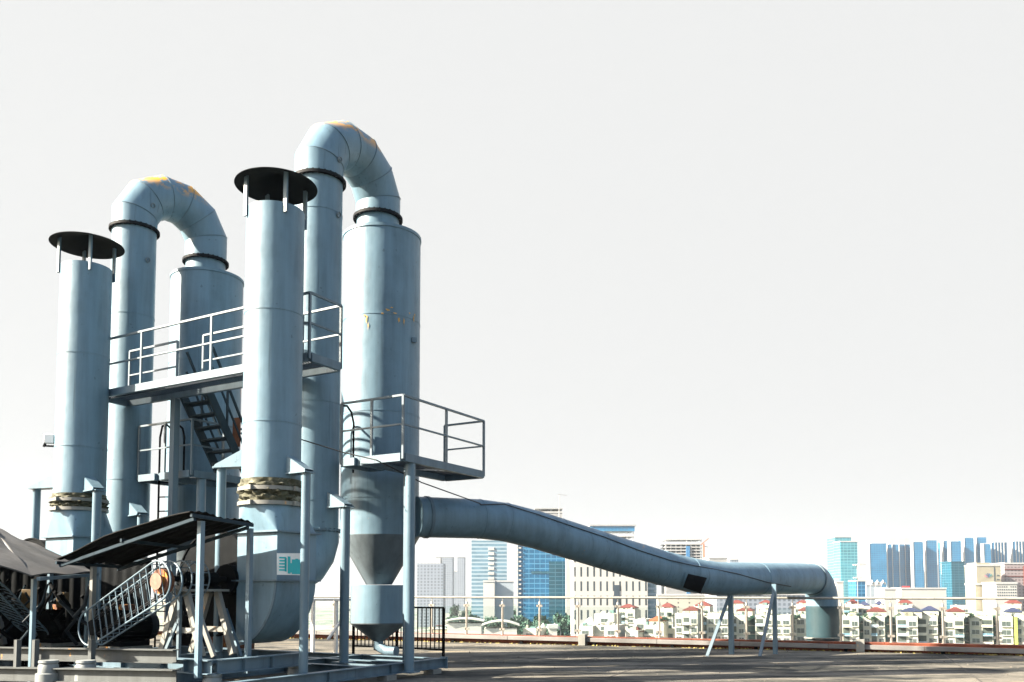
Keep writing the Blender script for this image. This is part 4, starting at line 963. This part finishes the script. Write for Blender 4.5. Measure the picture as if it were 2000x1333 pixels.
zs = [P(1330, y, 1000).z for y in (1092, 1086.5, 1081, 1075, 1069, 1063, 1054)]
for z in zs: MB().box(x0-.6, x1+.6, y0-.6, y1, z-.7, z+.5).build('floor_slab', W['pier'], T)
MB().box(x0+1.5, x1-1.5, y0+3, y1-3, z1, zs[-2]).build('shaded_core', W['void'], T)
for k in range(8): xx = x0+(x1-x0)*k/7.2; MB().box(xx, xx+1, y0+.2, y0+1.2, z1, zs[-1]).build('column', W['pier'], T)
MB().box(P(1340, 1066, 999).x, P(1347, 1066, 999).x, 998.2, 999.2, GZ, P(1340, 1067, 999).z).build('safety_net', W['net'], T)
T = thing('tower_crane', P(1374, 1090, 990), 'small orange tower crane right of the bare concrete tower', 'crane')
a = P(1375, 1110, 990); MB().box(a.x-.8, a.x+.8, 989, 990.6, GZ, P(1375, 1062, 990).z).build('mast', W['crane'], T)
MB().bar(P(1369, 1064, 990), P(1384, 1052, 990), .9, .9).build('jib', W['crane'], T)
MB().bar(P(1375, 1067, 990), P(1383, 1069, 990), 1.1, .9).build('counter_jib', W['cranew'], T)
for px, lab in ((1341, 'thin mast on the bare concrete tower'),):
    tag(MB().bar(P(px, 1063, 1000), P(px+.3, 1033, 1000), .7, .7).build('roof_mast', W['cranew']), lab, 'mast')
T = thing('tower_crane', P(1098, 990, 900), 'thin grey crane on the building top peeping above the high part of the duct', 'crane')
MB().bar(P(1092, 1040, 900), P(1092, 966, 900), .7, .7, up=PV).build('mast', W['cranew'], T); MB().bar(P(1089, 966, 900), P(1107, 968, 900), .6, .5).build('jib', W['cranew'], T)
T, d_ = bld('office_building', 'grey building top peeping above the high part of the duct', 1050, 1098, 1002, 905, 30, 'slab')
x0, x1, y0, y1, z0, z1 = d_; zz = P(1070, 993, 905).z; MB().box(x0-3, x1+.5, y0-1, y1, zz-1, zz).build('roof_slab', W['slab'], T)
for fr_ in (.1, .55, .96): xx = x0+(x1-x0)*fr_; MB().box(xx-.6, xx+.6, y0+1, y0+2.2, z1, zz-1).build('column', W['slab'], T)
bld('plant_room', 'flat grey box above the duct right of the orange crane', 1385, 1420, 1091, 900, 30, 'slab', cat='block')
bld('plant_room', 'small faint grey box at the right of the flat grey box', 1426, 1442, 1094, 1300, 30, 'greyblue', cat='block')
bld('low_building', 'long white low building with dark openings behind the red roofs, under the dark hatch', 1284, 1420, 1164, 700, 30, 'beige')
bld('low_building', 'dark flat-roofed building beneath the level run of the duct', 1400, 1572, 1163, 640, 40, 'greyblue')
# --- right skyline
bld('glass_tower', 'rear slab of the pale cyan twin tower, right of the duct elbow', 1630, 1662, 1050, 1240, 30, 'cyan')
bld('glass_tower', 'front slab of the pale cyan twin tower, slightly lower', 1641, 1674, 1059, 1200, 26, 'cyan')
bld('glass_block', 'small blue fronted block at the foot of the pale cyan twin tower', 1672, 1690, 1136, 900, 20, 'blue', cat='block')
bld('low_building', 'small white cube building between the duct elbow and the cyan tower', 1634, 1647, 1138, 850, 16, 'plain')
bld('apartment_tower', 'faint white tower behind the lamp mast right of the cyan tower', 1677, 1692, 1102, 1900, 40, 'pier')
TW = [(1702, 1728, 1062, 'stout blue tower with a domed pale top, leftmost of the long blue row', 6, (.0, .14, .62)),
 (1737, 1755, 1064, 'slim blue and white tower second in the long blue row', 12, (.0, .35, .9)),
 (1756, 1779, 1064, 'wide striped blue tower under a thin mast in the long blue row', 12, (.05, .5, .95)),
 (1787, 1800, 1059, 'slender blue tower fourth in the long blue row', 0, (.0, .12)),
 (1812, 1826, 1056, 'blue tower with bright left edge just before the low hazy gap', 2, (.0, .2)),
 (1846, 1859, 1057, 'blue tower behind the dark teal block, left one of the pair', 2, (.0,)),
 (1860, 1873, 1058, 'deeper blue tower behind the dark teal block, right one of the pair', 1, (.0,)),
 (1887, 1899, 1051, 'tall bright-edged blue tower rising from behind the dark teal block', 1, (.0, .12)),
 (1911, 1923, 1050, 'tallest blue tower behind the beige hotel-like building', 1, (.0, .12)),
 (1925, 1932, 1063, 'short blue slab stuck to the right of the tallest blue tower', 0, ()),
 (1940, 1963, 1060, 'grey blue ribbed tower with a small rooftop box, right part of the skyline', 4, (.0, .2, .4, .6, .8)),
 (1981, 2004, 1058, 'grey blue ribbed tower at the right edge of the photo', 4, (.0, .2, .4, .6, .8))]
for i, (a, b_, yt, lab, cr, pr) in enumerate(TW):
    T, d_ = bld('blue_tower', lab, a-3.5, b_+3, yt, 1500+(i % 3)*12, 9, 'navy', cat='tower', group='row of blue residential towers', crown=cr or (1.5+i % 3), piers=[(p, .9) for p in pr if p > .05] if i in (1, 2, 10, 11) else [])
    MB().box(d_[0]-1.0, d_[0]-.1, d_[2]-.5, d_[3]+.5, GZ, d_[5]+1).build('sunlit_side', W['pier'], T)  # white slab: sunlight on the left side put into its colour
for a, b_, yt, lab in ((1782, 1786, 1059, 'thin dark blue sliver tower left of the slender fourth tower'), (1805, 1810, 1058, 'thin dark blue sliver tower left of the tower by the gap'), (1839, 1845, 1058, 'thin dark blue sliver tower right of the hazy gap'), (1879, 1886, 1054, 'thin deep blue tower left of the tall bright-edged tower'), (1902, 1909, 1054, 'thin deep blue tower left of the tallest blue tower')):
    bld('blue_tower', lab, a-3, b_+5, yt+2, 1560, 8, 'navymid', crown=2, cat='tower', group='row of blue residential towers')
bld('apartment_tower', 'faint low grey tower seen in the gap of the blue row', 1828, 1837, 1104, 2200, 30, 'greyblue')
bld('glass_block', 'dark teal block with a tiny red mark standing in front of the blue row', 1858, 1884, 1099, 1100, 26, 'navy2', cat='block')
T, d_ = bld('hotel', 'broad beige building with coloured fan emblem on its blank wall', 1907, 1954, 1106, 850, 22, 'cream')
x0, x1, y0, y1, z0, z1 = d_; w_ = x1-x0
MB().box(x0+w_*.05, x0+w_*.62, y0+2, y1-2, z1, z1+3.4).build('roof_storey', W['cream'], T); MB().box(x0+w_*.72, x1, y0+2, y1-2, z1, z1+2.2).build('roof_storey', W['cream'], T)
MB().box(x0+w_*.72, x0+w_*.75, y0-.25, y0+.1, GZ, z1-1).build('window_strip', W['void'], T)
for k in range(6):
    for zz in (z1-10, z1-14, z1-24): 
        if k in (0, 2): MB().box(x0+w_*(.84+k*.03), x0+w_*(.865+k*.03), y0-.2, y0+.1, zz, zz+1.4).build('window', W['void'], T)
b = MB()
for k, cc in enumerate((0, 1, 2, 3, 4)):
    a = R(150-k*26); c = P(1931, 1129, 849.6); v = Vector((math.cos(a), 0, math.sin(a))); s_ = Vector((-v.z, 0, v.x))*.6
    b.add([c, c+v*4.2-s_, c+v*4.8, c+v*4.2+s_], [(0,1,2,3)], k)
M5 = [flat('emblem_%s' % n, c, .6) for n, c in (('pink', (.4, .12, .2)), ('grey', (.12, .13, .2)), ('navy', (.02, .05, .15)), ('blue', (.02, .12, .3)), ('teal', (.02, .2, .2)))]
b.build('emblem', M5, T)
T, d_ = bld('apartment_block', 'pinkish grey flats with red floor bands beside the beige emblem building', 1962, 2012, 1102, 870, 30, 'pinkgrey')
x0, x1, y0, y1, z0, z1 = d_
for dz in (5, 12): MB().box(x0-.3, x1, y0-.4, y0+.1, z1-dz-1, z1-dz).build('red_band', W['redroof'], T)
MB().box(x0+(x1-x0)*.72, x0+(x1-x0)*.86, y0-1.4, y0+.3, GZ, z1-2).build('stair_bay', W['redroof'], T)
T, d_ = bld('low_building', 'white lowrise with rows of small dark square windows, low at the right', 1945, 1986, 1141, 620, 18, 'plain')
x0, x1, y0, y1, z0, z1 = d_
for r_ in range(4):
    for c_i in range(9):
        if r_ == 0 and c_i in (5,): continue
        xx = x0+(x1-x0)*(.06+c_i*.105); zz = z1-1.6-r_*2.05; MB().box(xx, xx+.75, y0-.12, y0+.1, zz-.9, zz).build('window', W['void'], T)
bld('low_building', 'cream stepped building left of the white lowrise', 1905, 1925, 1143, 640, 14, 'cream')
T, d_ = bld('factory', 'long low white factory with a red sign on its roof below the blue row', 1760, 1848, 1151, 800, 40, 'plain')
x0, x1, y0, y1, z0, z1 = d_
b = MB()
for k in range(6): xx = x0+1+k*1.25; b.box(xx, xx+.9, y0-.1, y0+.25, z1+1.5, z1+2.9)
b.build('roof_sign', W['red'], T)
bld('low_building', 'small white house left end of the factory', 1727, 1750, 1152, 780, 20, 'plain')
bld('low_building', 'blue grey warehouse between the cyan tower and the factory', 1692, 1722, 1144, 950, 30, 'pale')
# star-shaped white tent roofs
def tent(label, px0, px1, ytop, ybase, Y, n=3, group='white tent roofs'):
    a, b_ = P(px0, ybase, Y), P(px1, ybase, Y); zt = P(px0, ytop, Y).z; T = thing('tent_roof', ((a.x+b_.x)/2, Y, a.z), label, 'tent', group); wd = (b_.x-a.x)/n; D_ = wd*.9
    m = MB()
    for k in range(n):
        x0 = a.x+wd*k; c = Vector((x0+wd/2, Y+D_/2, zt)); N_ = 6; z0 = a.z+(zt-a.z)*.15
        rim = []
        for e in range(4):
            p0 = [Vector((x0, Y, z0)), Vector((x0+wd, Y, z0)), Vector((x0+wd, Y+D_, z0)), Vector((x0, Y+D_, z0))][e]; p1 = [Vector((x0+wd, Y, z0)), Vector((x0+wd, Y+D_, z0)), Vector((x0, Y+D_, z0)), Vector((x0, Y, z0))][e]
            for i in range(N_): t_ = i/N_; rim.append(p0.lerp(p1, t_)+UP*((zt-a.z)*.35*math.sin(math.pi*t_))-(p0.lerp(p1, t_)-c)*(.12*math.sin(math.pi*t_)))
        mid = [q.lerp(c, .6)-UP*(zt-a.z)*.12 for q in rim]; L_ = len(rim)
        m.add(rim+mid+[c], [(i, (i+1) % L_, L_+(i+1) % L_, L_+i) for i in range(L_)]+[(L_+i, L_+(i+1) % L_, 2*L_) for i in range(L_)])
    m.build('membrane', W['plain'], T)
    for k in range(n+1): xx = a.x+wd*k; MB().box(xx-.15, xx+.15, Y, Y+.3, GZ, a.z+(zt-a.z)*.15).build('mast', W['pier'], T)
tent('white double-peaked membrane roof seen through the glass, left of the red-roofed houses', 1050, 1095, 1217, 1236, 330, 2)
def vault(label, px0, px1, ytop, ybase, Y, dep=16):
    a, b_ = P(px0, ybase, Y), P(px1, ybase, Y); zt = P(px0, ytop, Y).z; T = thing('vault_roof', ((a.x+b_.x)/2, Y, GZ), label, 'shed', 'long white vaulted sheds'); m = MB(); vs = []; n = 16
    for k in range(n+1):
        t_ = k/n; x = a.x+(b_.x-a.x)*t_; z = a.z+(zt-a.z)*math.sin(math.pi*(.12+.76*t_))
        vs += [(x, Y, z), (x, Y+dep, z), (x, Y, z-.4), (x, Y+dep, z-.4)]
    fs = []
    for k in range(n): i = k*4; fs += [(i, i+4, i+5, i+1), (i+2, i+3, i+7, i+6), (i, i+2, i+6, i+4), (i+1, i+5, i+7, i+3)]
    m.add(vs, fs+[(0, 1, 3, 2), (n*4, n*4+2, n*4+3, n*4+1)]); m.build('roof', W['plain'], T)
    MB().box(a.x+1, b_.x-1, Y+1, Y+dep-1, GZ, a.z-.4).build('wall', W['plain'], T)
vault('long low white vaulted shed at the left end of the glass railing', 868, 945, 1208, 1216, 340)
vault('lower white vaulted shed in front of the long one, tapering to the right', 940, 1015, 1213, 1226, 318)
tent('small pointed white canopy tops in front of the blue tower row', 1700, 1732, 1132, 1146, 820, 3)
bld('low_building', 'square white pavilion base under the double-peaked membrane roof', 1072, 1088, 1228, 325, 6, 'plain')
# lamp masts
def lamp_mast(px, ytop, Y, label):
    q = P(px, ytop, Y); T = thing('lamp_mast', (q.x, q.y, GZ), label, 'street lamp', 'tall clustered lamp masts')
    MB().tube([(q.x, q.y, GZ), (q.x, q.y, q.z)], .16, 8).build('pole', W['cranew'], T)
    for dz in (0.6, 5.5):
        b = MB()
        for k in range(6): a = k*math.pi/3; e = Vector((math.cos(a), math.sin(a), 0)); b.bar(q-UP*dz, q-UP*(dz-.4)+e*1.1, .08, .08); b.obox(q-UP*(dz-.45)+e*1.2, Vector((.35, 0, 0)), Vector((0, .35, 0)), UP*.22)
        b.build('lamp_head', W['plain'], T)
lamp_mast(1674, 1103, 330, 'tall mast with two tiers of lamps in front of the cyan tower')
lamp_mast(1633, 1132, 420, 'smaller lamp mast just right of the duct elbow')
# ---- villas
def hip(x0, x1, y0, y1, z, h, par, mat, ov=.22):
    x0 -= ov; x1 += ov; y0 -= ov; y1 += ov; cx, cy = (x0+x1)/2, (y0+y1)/2; k = min(x1-x0, y1-y0)*.28
    b = MB(); b.add([(x0, y0, z), (x1, y0, z), (x1, y1, z), (x0, y1, z), (cx-k*.3, cy, z+h), (cx+k*.3, cy, z+h), (x0, y0, z-.25), (x1, y0, z-.25), (x1, y1, z-.25), (x0, y1, z-.25)],
      [(0,1,5,4), (1,2,5), (2,3,4,5), (3,0,4), (0,6,7,1), (1,7,8,2), (2,8,9,3), (3,9,6,0), (9,8,7,6)]); b.build('roof', W[mat], par, 20)
def villa(px0, px1, ytop, Y, label, pent=None, roof=None, wins=2, dep=11, wallm='villa', floors=5):
    x0, x1, y0, y1, z0, z1 = bx(px0, px1, ytop, Y, dep); T = thing('villa_block', ((x0+x1)/2, y0, GZ), label, 'house', 'white houses below the roof edge')
    MB().box(x0, x1, y0, y1, z0, z1).build('wall', W[wallm], T)
    for (xa, xb, ya, yb) in ((x0, x1, y0-.02, y0+.2), (x0, x1, y1-.2, y1), (x0, x0+.2, y0+.21, y1-.21), (x1-.2, x1, y0+.21, y1-.21)): MB().box(xa, xb, ya, yb, z1, z1+.8).build('parapet', W[wallm], T)
    w_ = x1-x0; n = wins
    wf = random.uniform(.22, .36); bay = random.randrange(n) if n > 1 and random.random() < .75 else -1; wh = random.uniform(1.3, 1.75)
    if bay >= 0:
        bx0, bx1 = x0+w_*bay/n+.15, x0+w_*(bay+1)/n-.15
        MB().box(bx0+.2, bx1-.2, y0-.12, y0+.05, z0+6, z1-.6).build('recess_shade_panel', W['void2'], T)  # dark panel on the wall face, shade of a recess put into its colour
        for f_ in range(floors):
            zb_ = z1-3.0-f_*3.0; bl_ = MB().box(bx0, bx1, y0-1.3, y0-.13, zb_-.14, zb_).build('balcony', W['villa'], T); MB().box(bx0, bx1, y0-1.36, y0-1.302, zb_-.14, zb_+.85).build('balcony_front', W[random.choice(['villa', 'teal', 'pale'])], bl_)
    for k in range(random.randint(2, 4)):
        xx = random.uniform(x0+.5, x1-1.6); ww = random.uniform(.6, 2.2); MB().box(xx, min(xx+ww, x1-.3), y0+.6, y0+random.uniform(1.2, 2.6), z1, z1+random.uniform(.7, 2.1)).build('roof_clutter', W[random.choice(['villa', 'villashade', 'slab', 'cream'])], T)
    for k in range(random.randint(1, 3)):
        xx = random.uniform(x0+.3, x1-1); zz = z1-random.randint(1, 3)*3-.2; MB().box(xx, xx+.7, y0-.45, y0-.16, zz, zz+.5).build('air_conditioner', W['pier'], T)
    for f_ in range(floors):
        zt = z1-1.1-f_*3.0
        for k in range(n):
            if k == bay: continue
            cx = x0+w_*(k+.5)/n; hw = min(1.3, w_/n*wf)
            fr = MB().box(cx-hw-.1, cx+hw+.1, y0-.10, y0+.05, zt-wh-.1, zt+.1).build('window', W['pier'], T)
            MB().box(cx-hw, cx-.05, y0-.14, y0-.09, zt-wh, zt).box(cx+.05, cx+hw, y0-.14, y0-.09, zt-wh, zt).build('pane', W['winglass'], fr)
            MB().box(cx-hw-.25, cx+hw+.25, y0-.55, y0, zt-wh-.3, zt-wh-.12).build('sill', W['villa'], T)
    if pent:
        p0, p1, py = pent; a, b_ = P(p0, py, Y+2), P(p1, py, Y+2); d2 = min(8, dep-3)
        MB().box(a.x, b_.x, Y+2, Y+2+d2, z1, a.z).build('penthouse', W['villa'], T)
        MB().box(a.x+(b_.x-a.x)*.3, a.x+(b_.x-a.x)*.48, Y+1.93, Y+2.05, z1+.3, z1+(a.z-z1)*.75).build('penthouse_door', W['winglass'], T)
        if roof:
            h = P(p0, roof[1], Y+5).z-a.z; hip(a.x, b_.x, Y+2, Y+2+d2, a.z, max(.8, h), T, roof[0])
    for k in range(2): 
        xx = random.uniform(x0+.6, x1-.6); MB().tube([(xx, y0+1, z1), (xx, y0+1, z1+random.uniform(.7, 1.5))], .35, 10).build('roof_tank', W['pier'], T)
    T.rotation_euler.z = R(-22)
    return T
V = [ # front row right of the drop pipe
 (1645, 1676, 1208, 300, 'white house immediately right of the drop pipe, no peaked roof in front', None, None, 2),
 (1687, 1726, 1208, 302, 'white house with a red hipped penthouse, first in from the drop pipe', (1690, 1724, 1194), ('redroof', 1186), 3),
 (1752, 1790, 1208, 300, 'white house with a blue hipped penthouse, left of the twin blue roofs', (1757, 1793, 1194), ('blueroof', 1187), 2),
 (1792, 1829, 1207, 301, 'white house with a blue hipped penthouse, right of the twin blue roofs', (1798, 1826, 1192), ('blueroof', 1184), 2),
 (1845, 1880, 1210, 300, 'white house with a red hipped penthouse in the middle of the right row', (1848, 1877, 1194), ('redroof', 1186), 2),
 (1896, 1936, 1208, 302, 'white house with flat roof clutter right of the middle red roof', (1898, 1914, 1195), None, 2),
 (1953, 1976, 1208, 300, 'white house with a small blue penthouse roof near the right edge', (1962, 1988, 1195), ('blueroof', 1187), 1),
 # behind / left of drop pipe
 (1553, 1574, 1205, 305, 'narrow white house with a red roof left of the drop pipe', (1556, 1574, 1192), ('redroof', 1186), 1),
 (1476, 1542, 1206, 300, 'broad white house between the two duct legs and the drop pipe', (1480, 1504, 1192), None, 4),
 (1425, 1455, 1206, 303, 'white house with a red hipped penthouse behind the left duct leg', (1436, 1464, 1192), ('redroof', 1185), 2),
 (1369, 1421, 1203, 298, 'wide white house left of the left duct leg', (1330, 1358, 1192), ('redroof', 1185), 4),
 (1318, 1362, 1203, 296, 'white house with a cluttered flat roof right of the orange gazebo', None, None, 3),
 ]
for a in V: villa(*a)
V2 = [ # second row
 (1648, 1674, 1184, 420, 'second-row white house under a red roof beside the top of the drop pipe', (1650, 1673, 1178), ('redroof', 1171), 2),
 (1670, 1698, 1188, 430, 'second-row house under a blue roof right of the drop pipe', (1674, 1694, 1182), ('blueroof', 1175), 2),
 (1702, 1728, 1186, 430, 'second-row house under a blue roof left of the red-roofed one', (1706, 1722, 1181), ('blueroof', 1174), 2),
 (1750, 1780, 1186, 420, 'second-row house under a red roof behind the twin blue roofs', (1752, 1777, 1178), ('redroof', 1170), 2),
 (1962, 1992, 1186, 430, 'second-row house under a red roof near the right edge', (1965, 1989, 1178), ('redroof', 1170), 2),
 (1551, 1576, 1186, 430, 'second-row house under a red roof just left of the drop pipe', (1553, 1574, 1178), ('redroof', 1172), 2),
 (1478, 1508, 1186, 430, 'second-row house under a red roof between the duct legs', (1480, 1503, 1178), ('redroof', 1172), 2),
 (1415, 1452, 1186, 430, 'second-row house under a red roof behind the left duct leg', (1420, 1448, 1178), ('redroof', 1172), 2),
 (1352, 1386, 1188, 430, 'second-row house under a red roof left of the left duct leg', (1353, 1384, 1183), ('redroof', 1175), 2),
 (1284, 1314, 1192, 430, 'second-row house under a red roof directly above the orange gazebo', (1284, 1312, 1186), ('redroof', 1178), 2),
 (1203, 1240, 1194, 430, 'leftmost red-roofed white house seen through the glass', (1204, 1237, 1187), ('redroof', 1180), 2),
 (1592, 1636, 1188, 440, 'second-row house hidden mostly by the drop pipe', None, None, 2),
 (1862, 1892, 1186, 430, 'second-row plain white house behind the middle red roof', None, None, 2),
 ]
for a in V2: villa(*a, floors=3)
V3 = [(1160, 1200, 1203, 330, 'plain white block with a small dark door left of the leftmost red roof', None, None, 1), (1238, 1262, 1214, 320, 'low pale house between the white block and the orange gazebo', None, None, 1),
 (1180, 1206, 1226, 300, 'small white block low behind the kerb under the plain white block', None, None, 1), (1258, 1296, 1226, 306, 'pale house carrying the orange gazebo roof', (1264, 1292, 1212), ('orangeroof', 1203), 2),
 (1222, 1246, 1236, 300, 'low house with a dark red roof beside the orange gazebo house', (1222, 1244, 1234), ('redroof', 1224), 1), (1128, 1158, 1227, 330, 'low house with a pale pyramid roof left of the plain white block', (1130, 1157, 1222), ('pier' , 1206), 1),
 (1020, 1048, 1232, 320, 'low white shed right of the two vaulted sheds', None, None, 1), (1296, 1318, 1232, 312, 'low pale house with a small dark gate right of the orange gazebo', None, None, 1)]
for a in V3: villa(*a, floors=2)
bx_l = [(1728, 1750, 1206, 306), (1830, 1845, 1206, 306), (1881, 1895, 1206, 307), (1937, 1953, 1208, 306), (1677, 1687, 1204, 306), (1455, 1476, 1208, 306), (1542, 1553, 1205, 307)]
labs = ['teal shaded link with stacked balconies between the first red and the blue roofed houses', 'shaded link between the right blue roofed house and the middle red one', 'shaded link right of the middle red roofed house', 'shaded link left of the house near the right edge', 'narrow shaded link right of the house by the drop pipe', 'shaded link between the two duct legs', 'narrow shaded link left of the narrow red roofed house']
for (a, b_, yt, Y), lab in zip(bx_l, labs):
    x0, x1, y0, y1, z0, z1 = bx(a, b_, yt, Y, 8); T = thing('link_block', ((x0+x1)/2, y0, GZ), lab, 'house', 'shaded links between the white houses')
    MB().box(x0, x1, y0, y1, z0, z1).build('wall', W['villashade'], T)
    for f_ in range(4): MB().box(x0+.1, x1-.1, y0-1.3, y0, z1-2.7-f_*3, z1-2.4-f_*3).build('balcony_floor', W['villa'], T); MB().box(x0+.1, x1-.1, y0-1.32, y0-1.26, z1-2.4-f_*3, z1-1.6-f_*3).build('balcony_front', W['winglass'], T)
T = villa(1984, 2010, 1206, 298, 'white house with a lime green side wall at the right edge', None, None, 2)
x0, x1, y0, y1, z0, z1 = bx(1987, 1992, 1205, 296.5, 1.2); MB().box(x0, x1, y0, y1, z0, z1).build('lime_wall', W['ltgreen'], T)
# ---- low town fill behind the villas, one object each
random.seed(21)
cols = [flat('town_wall_%s' % n, tuple(min(.5, q*1.1) for q in c), .85, 0, .2, .2) for n, c in (('white', (.34, .33, .31)), ('pink', (.32, .24, .20)), ('grey', (.17, .19, .20)), ('teal', (.10, .20, .21)), ('cream', (.33, .28, .19)))]
town = [(px, Y) for px, Y in [(random.uniform(860, 2000), random.uniform(480, 1300)) for _ in range(95)]]
for px, Y in town:
    h = random.uniform(5, 15)*(.55 if px < 1200 else 1); wd = random.uniform(12, 34); q = P(px, 1157, Y); T = thing('town_building', (q.x, Y, GZ), 'one of the small low blocks scattered across the hazy town behind', 'building', 'small blocks of the hazy town')
    cm = random.choice(cols); d2 = random.uniform(10, 20)
    MB().box(q.x-wd/2, q.x+wd/2, Y, Y+d2, GZ, GZ+h).build('wall', cm, T)
    MB().box(q.x-wd/2-.3, q.x+wd/2+.3, Y-.3, Y+d2+.3, GZ+h, GZ+h+.5).build('roof', random.choice([W['pier'], W['redroof'], W['slab'], W['pier']]), T)
    b = MB()
    for f_ in range(int(h//3)): b.box(q.x-wd/2+1, q.x+wd/2-1, Y-.1, Y+.1, GZ+1+f_*3, GZ+2.3+f_*3)
    b.build('window_band', W['winglass'], T)
# ---- trees
def leafmat():
    m, nd, lk, b = newmat('foliage'); co = nd.new('ShaderNodeTexCoord').outputs['Object']; oi = nd.new('ShaderNodeObjectInfo')
    c = mixc(nd, lk, noise(nd, lk, co, .9, None, 3), (.010, .036, .024), (.030, .070, .034)); c = mixc(nd, lk, math_(nd, lk, 'MULTIPLY', oi.outputs['Random'], .4), c, (.03, .11, .09))
    lk.new(c, b.inputs['Base Color']); b.inputs['Roughness'].default_value = .7; return m
W['leaf'] = leafmat(); W['bark'] = flat('bark', (.06, .045, .03), .9)
def treemeshes(seed, h, rw):
    rnd = random.Random(seed); t = MB(); t.tube([(0, 0, 0), (.15, .1, h*.35), (.1, -.1, h*.6)], [.28, .2, .09], 8)
    for k in range(5): a = k*1.3; t.tube([(.13, 0, h*(.32+.05*k)), (math.cos(a)*rw*.55, math.sin(a)*rw*.55, h*(.55+.06*k))], [.1, .03], 5)
    c = MB(); cl = []
    for _ in range(13):
        a = rnd.uniform(0, 6.28); rr = rw*math.sqrt(rnd.random())*.75; cl.append((Vector((rr*math.cos(a), rr*math.sin(a), h*rnd.uniform(.42, .86)-rr*.25)), rnd.uniform(.7, 1.5)*rw*.33))
    for cc, r_ in cl:
        for _ in range(60):
            d_ = Vector((rnd.gauss(0, 1), rnd.gauss(0, 1), rnd.gauss(0, .8))).normalized(); p = cc+d_*r_*rnd.uniform(.5, 1.05); s_ = rnd.uniform(.35, .8); a1 = Vector((rnd.gauss(0, 1), rnd.gauss(0, 1), rnd.gauss(0, 1))).normalized(); a2 = a1.orthogonal().normalized()
            c.add([p-a1*s_, p-a2*s_*.6, p+a1*s_, p+a2*s_*.6], [(0,1,2,3)])
    return t, c
protos = []
TL = 'leafy green tree in the belt of trees seen through the glass railing'
def place_tree(i, q, sc, lab, grp):
    src = protos[i % len(protos)]; r_ = src[0].copy(); COL.objects.link(r_); r_.location = q; r_.rotation_euler = (0, 0, i*1.7); r_.scale = (sc, sc, sc*(.85+.1*(i % 4))); r_['label'] = lab; r_['group'] = grp
    for o_ in src[1:]: c = o_.copy(); COL.objects.link(c); c.parent = r_
first = [(P(1090, 1157, 620)), (P(1010, 1157, 700)), (P(1150, 1157, 660))]
for k in range(3):
    t, c = treemeshes(40+k, 11, 4.6); r_ = thing('broadleaf_tree', (0, 0, 0), TL, 'tree', 'belt of trees beyond the glass railing')
    a = t.build('trunk', W['bark'], r_); b = c.build('crown', W['leaf'], r_, 180); q = first[k]; r_.location = (q.x, q.y, GZ); protos.append((r_, a, b))
random.seed(5); i = 0
for px0, px1, Y0, Y1, n in ((880, 1160, 560, 1000, 95), (1020, 1110, 430, 540, 20), (1640, 1990, 560, 800, 34), (1180, 1420, 480, 560, 22), (1640, 1990, 335, 400, 34), (1300, 1570, 335, 400, 26)):
    for _ in range(n):
        Y = random.uniform(Y0, Y1); q = P(random.uniform(px0, px1), 1157, Y); place_tree(i, (q.x, Y, GZ), random.uniform(1.1, 1.9), TL, 'belt of trees beyond the glass railing'); i += 1
# roof-garden bushes on the white houses
BL = 'green bush growing on the flat roof of one of the white houses'
for px, py, Y in [(1310+i*14.5+(i*37 % 11), 1200+(i*7 % 9), 302+(i % 5)) for i in range(46) if not 1560 < 1310+i*14.5 < 1645]+[(1292, 1209, 306), (1300, 1207, 308), (1380, 1199, 300), (1395, 1198, 301), (1352, 1199, 298), (1655, 1199, 302), (1664, 1196, 303), (1672, 1200, 301), (1440, 1203, 304), (1490, 1202, 302), (1520, 1202, 301), (1838, 1196, 304), (1870, 1204, 302), (1925, 1203, 303), (1942, 1204, 303), (1708, 1206, 301), (1778, 1204, 301)]:
    q = P(px, py+4, Y); r_ = thing('roof_bush', q, BL, 'bush', 'bushes on the house roofs'); r_.scale = (.28, .28, .2); r_.rotation_euler = (0, 0, px); r_.location.z -= .8
    for o_ in protos[int(px) % 3][1:]: c = o_.copy(); COL.objects.link(c); c.parent = r_
# ---- haze
hz = MB(); hz.box(-2600, 2600, -300, 4200, GZ-1, 180); o = hz.build('haze', []); 
m = bpy.data.materials.new('haze'); m.use_nodes = True; n2 = m.node_tree.nodes; n2.remove(n2['Principled BSDF']); pv = n2.new('ShaderNodeVolumePrincipled'); pv.inputs['Density'].default_value = .00007; pv.inputs['Color'].default_value = (.72, .82, .90, 1); pv.inputs['Anisotropy'].default_value = .2
m.node_tree.links.new(pv.outputs[0], n2['Material Output'].inputs['Volume']); o.data.materials.append(m); tag(o, kind='stuff', label='pale haze over the far city', cat='haze')
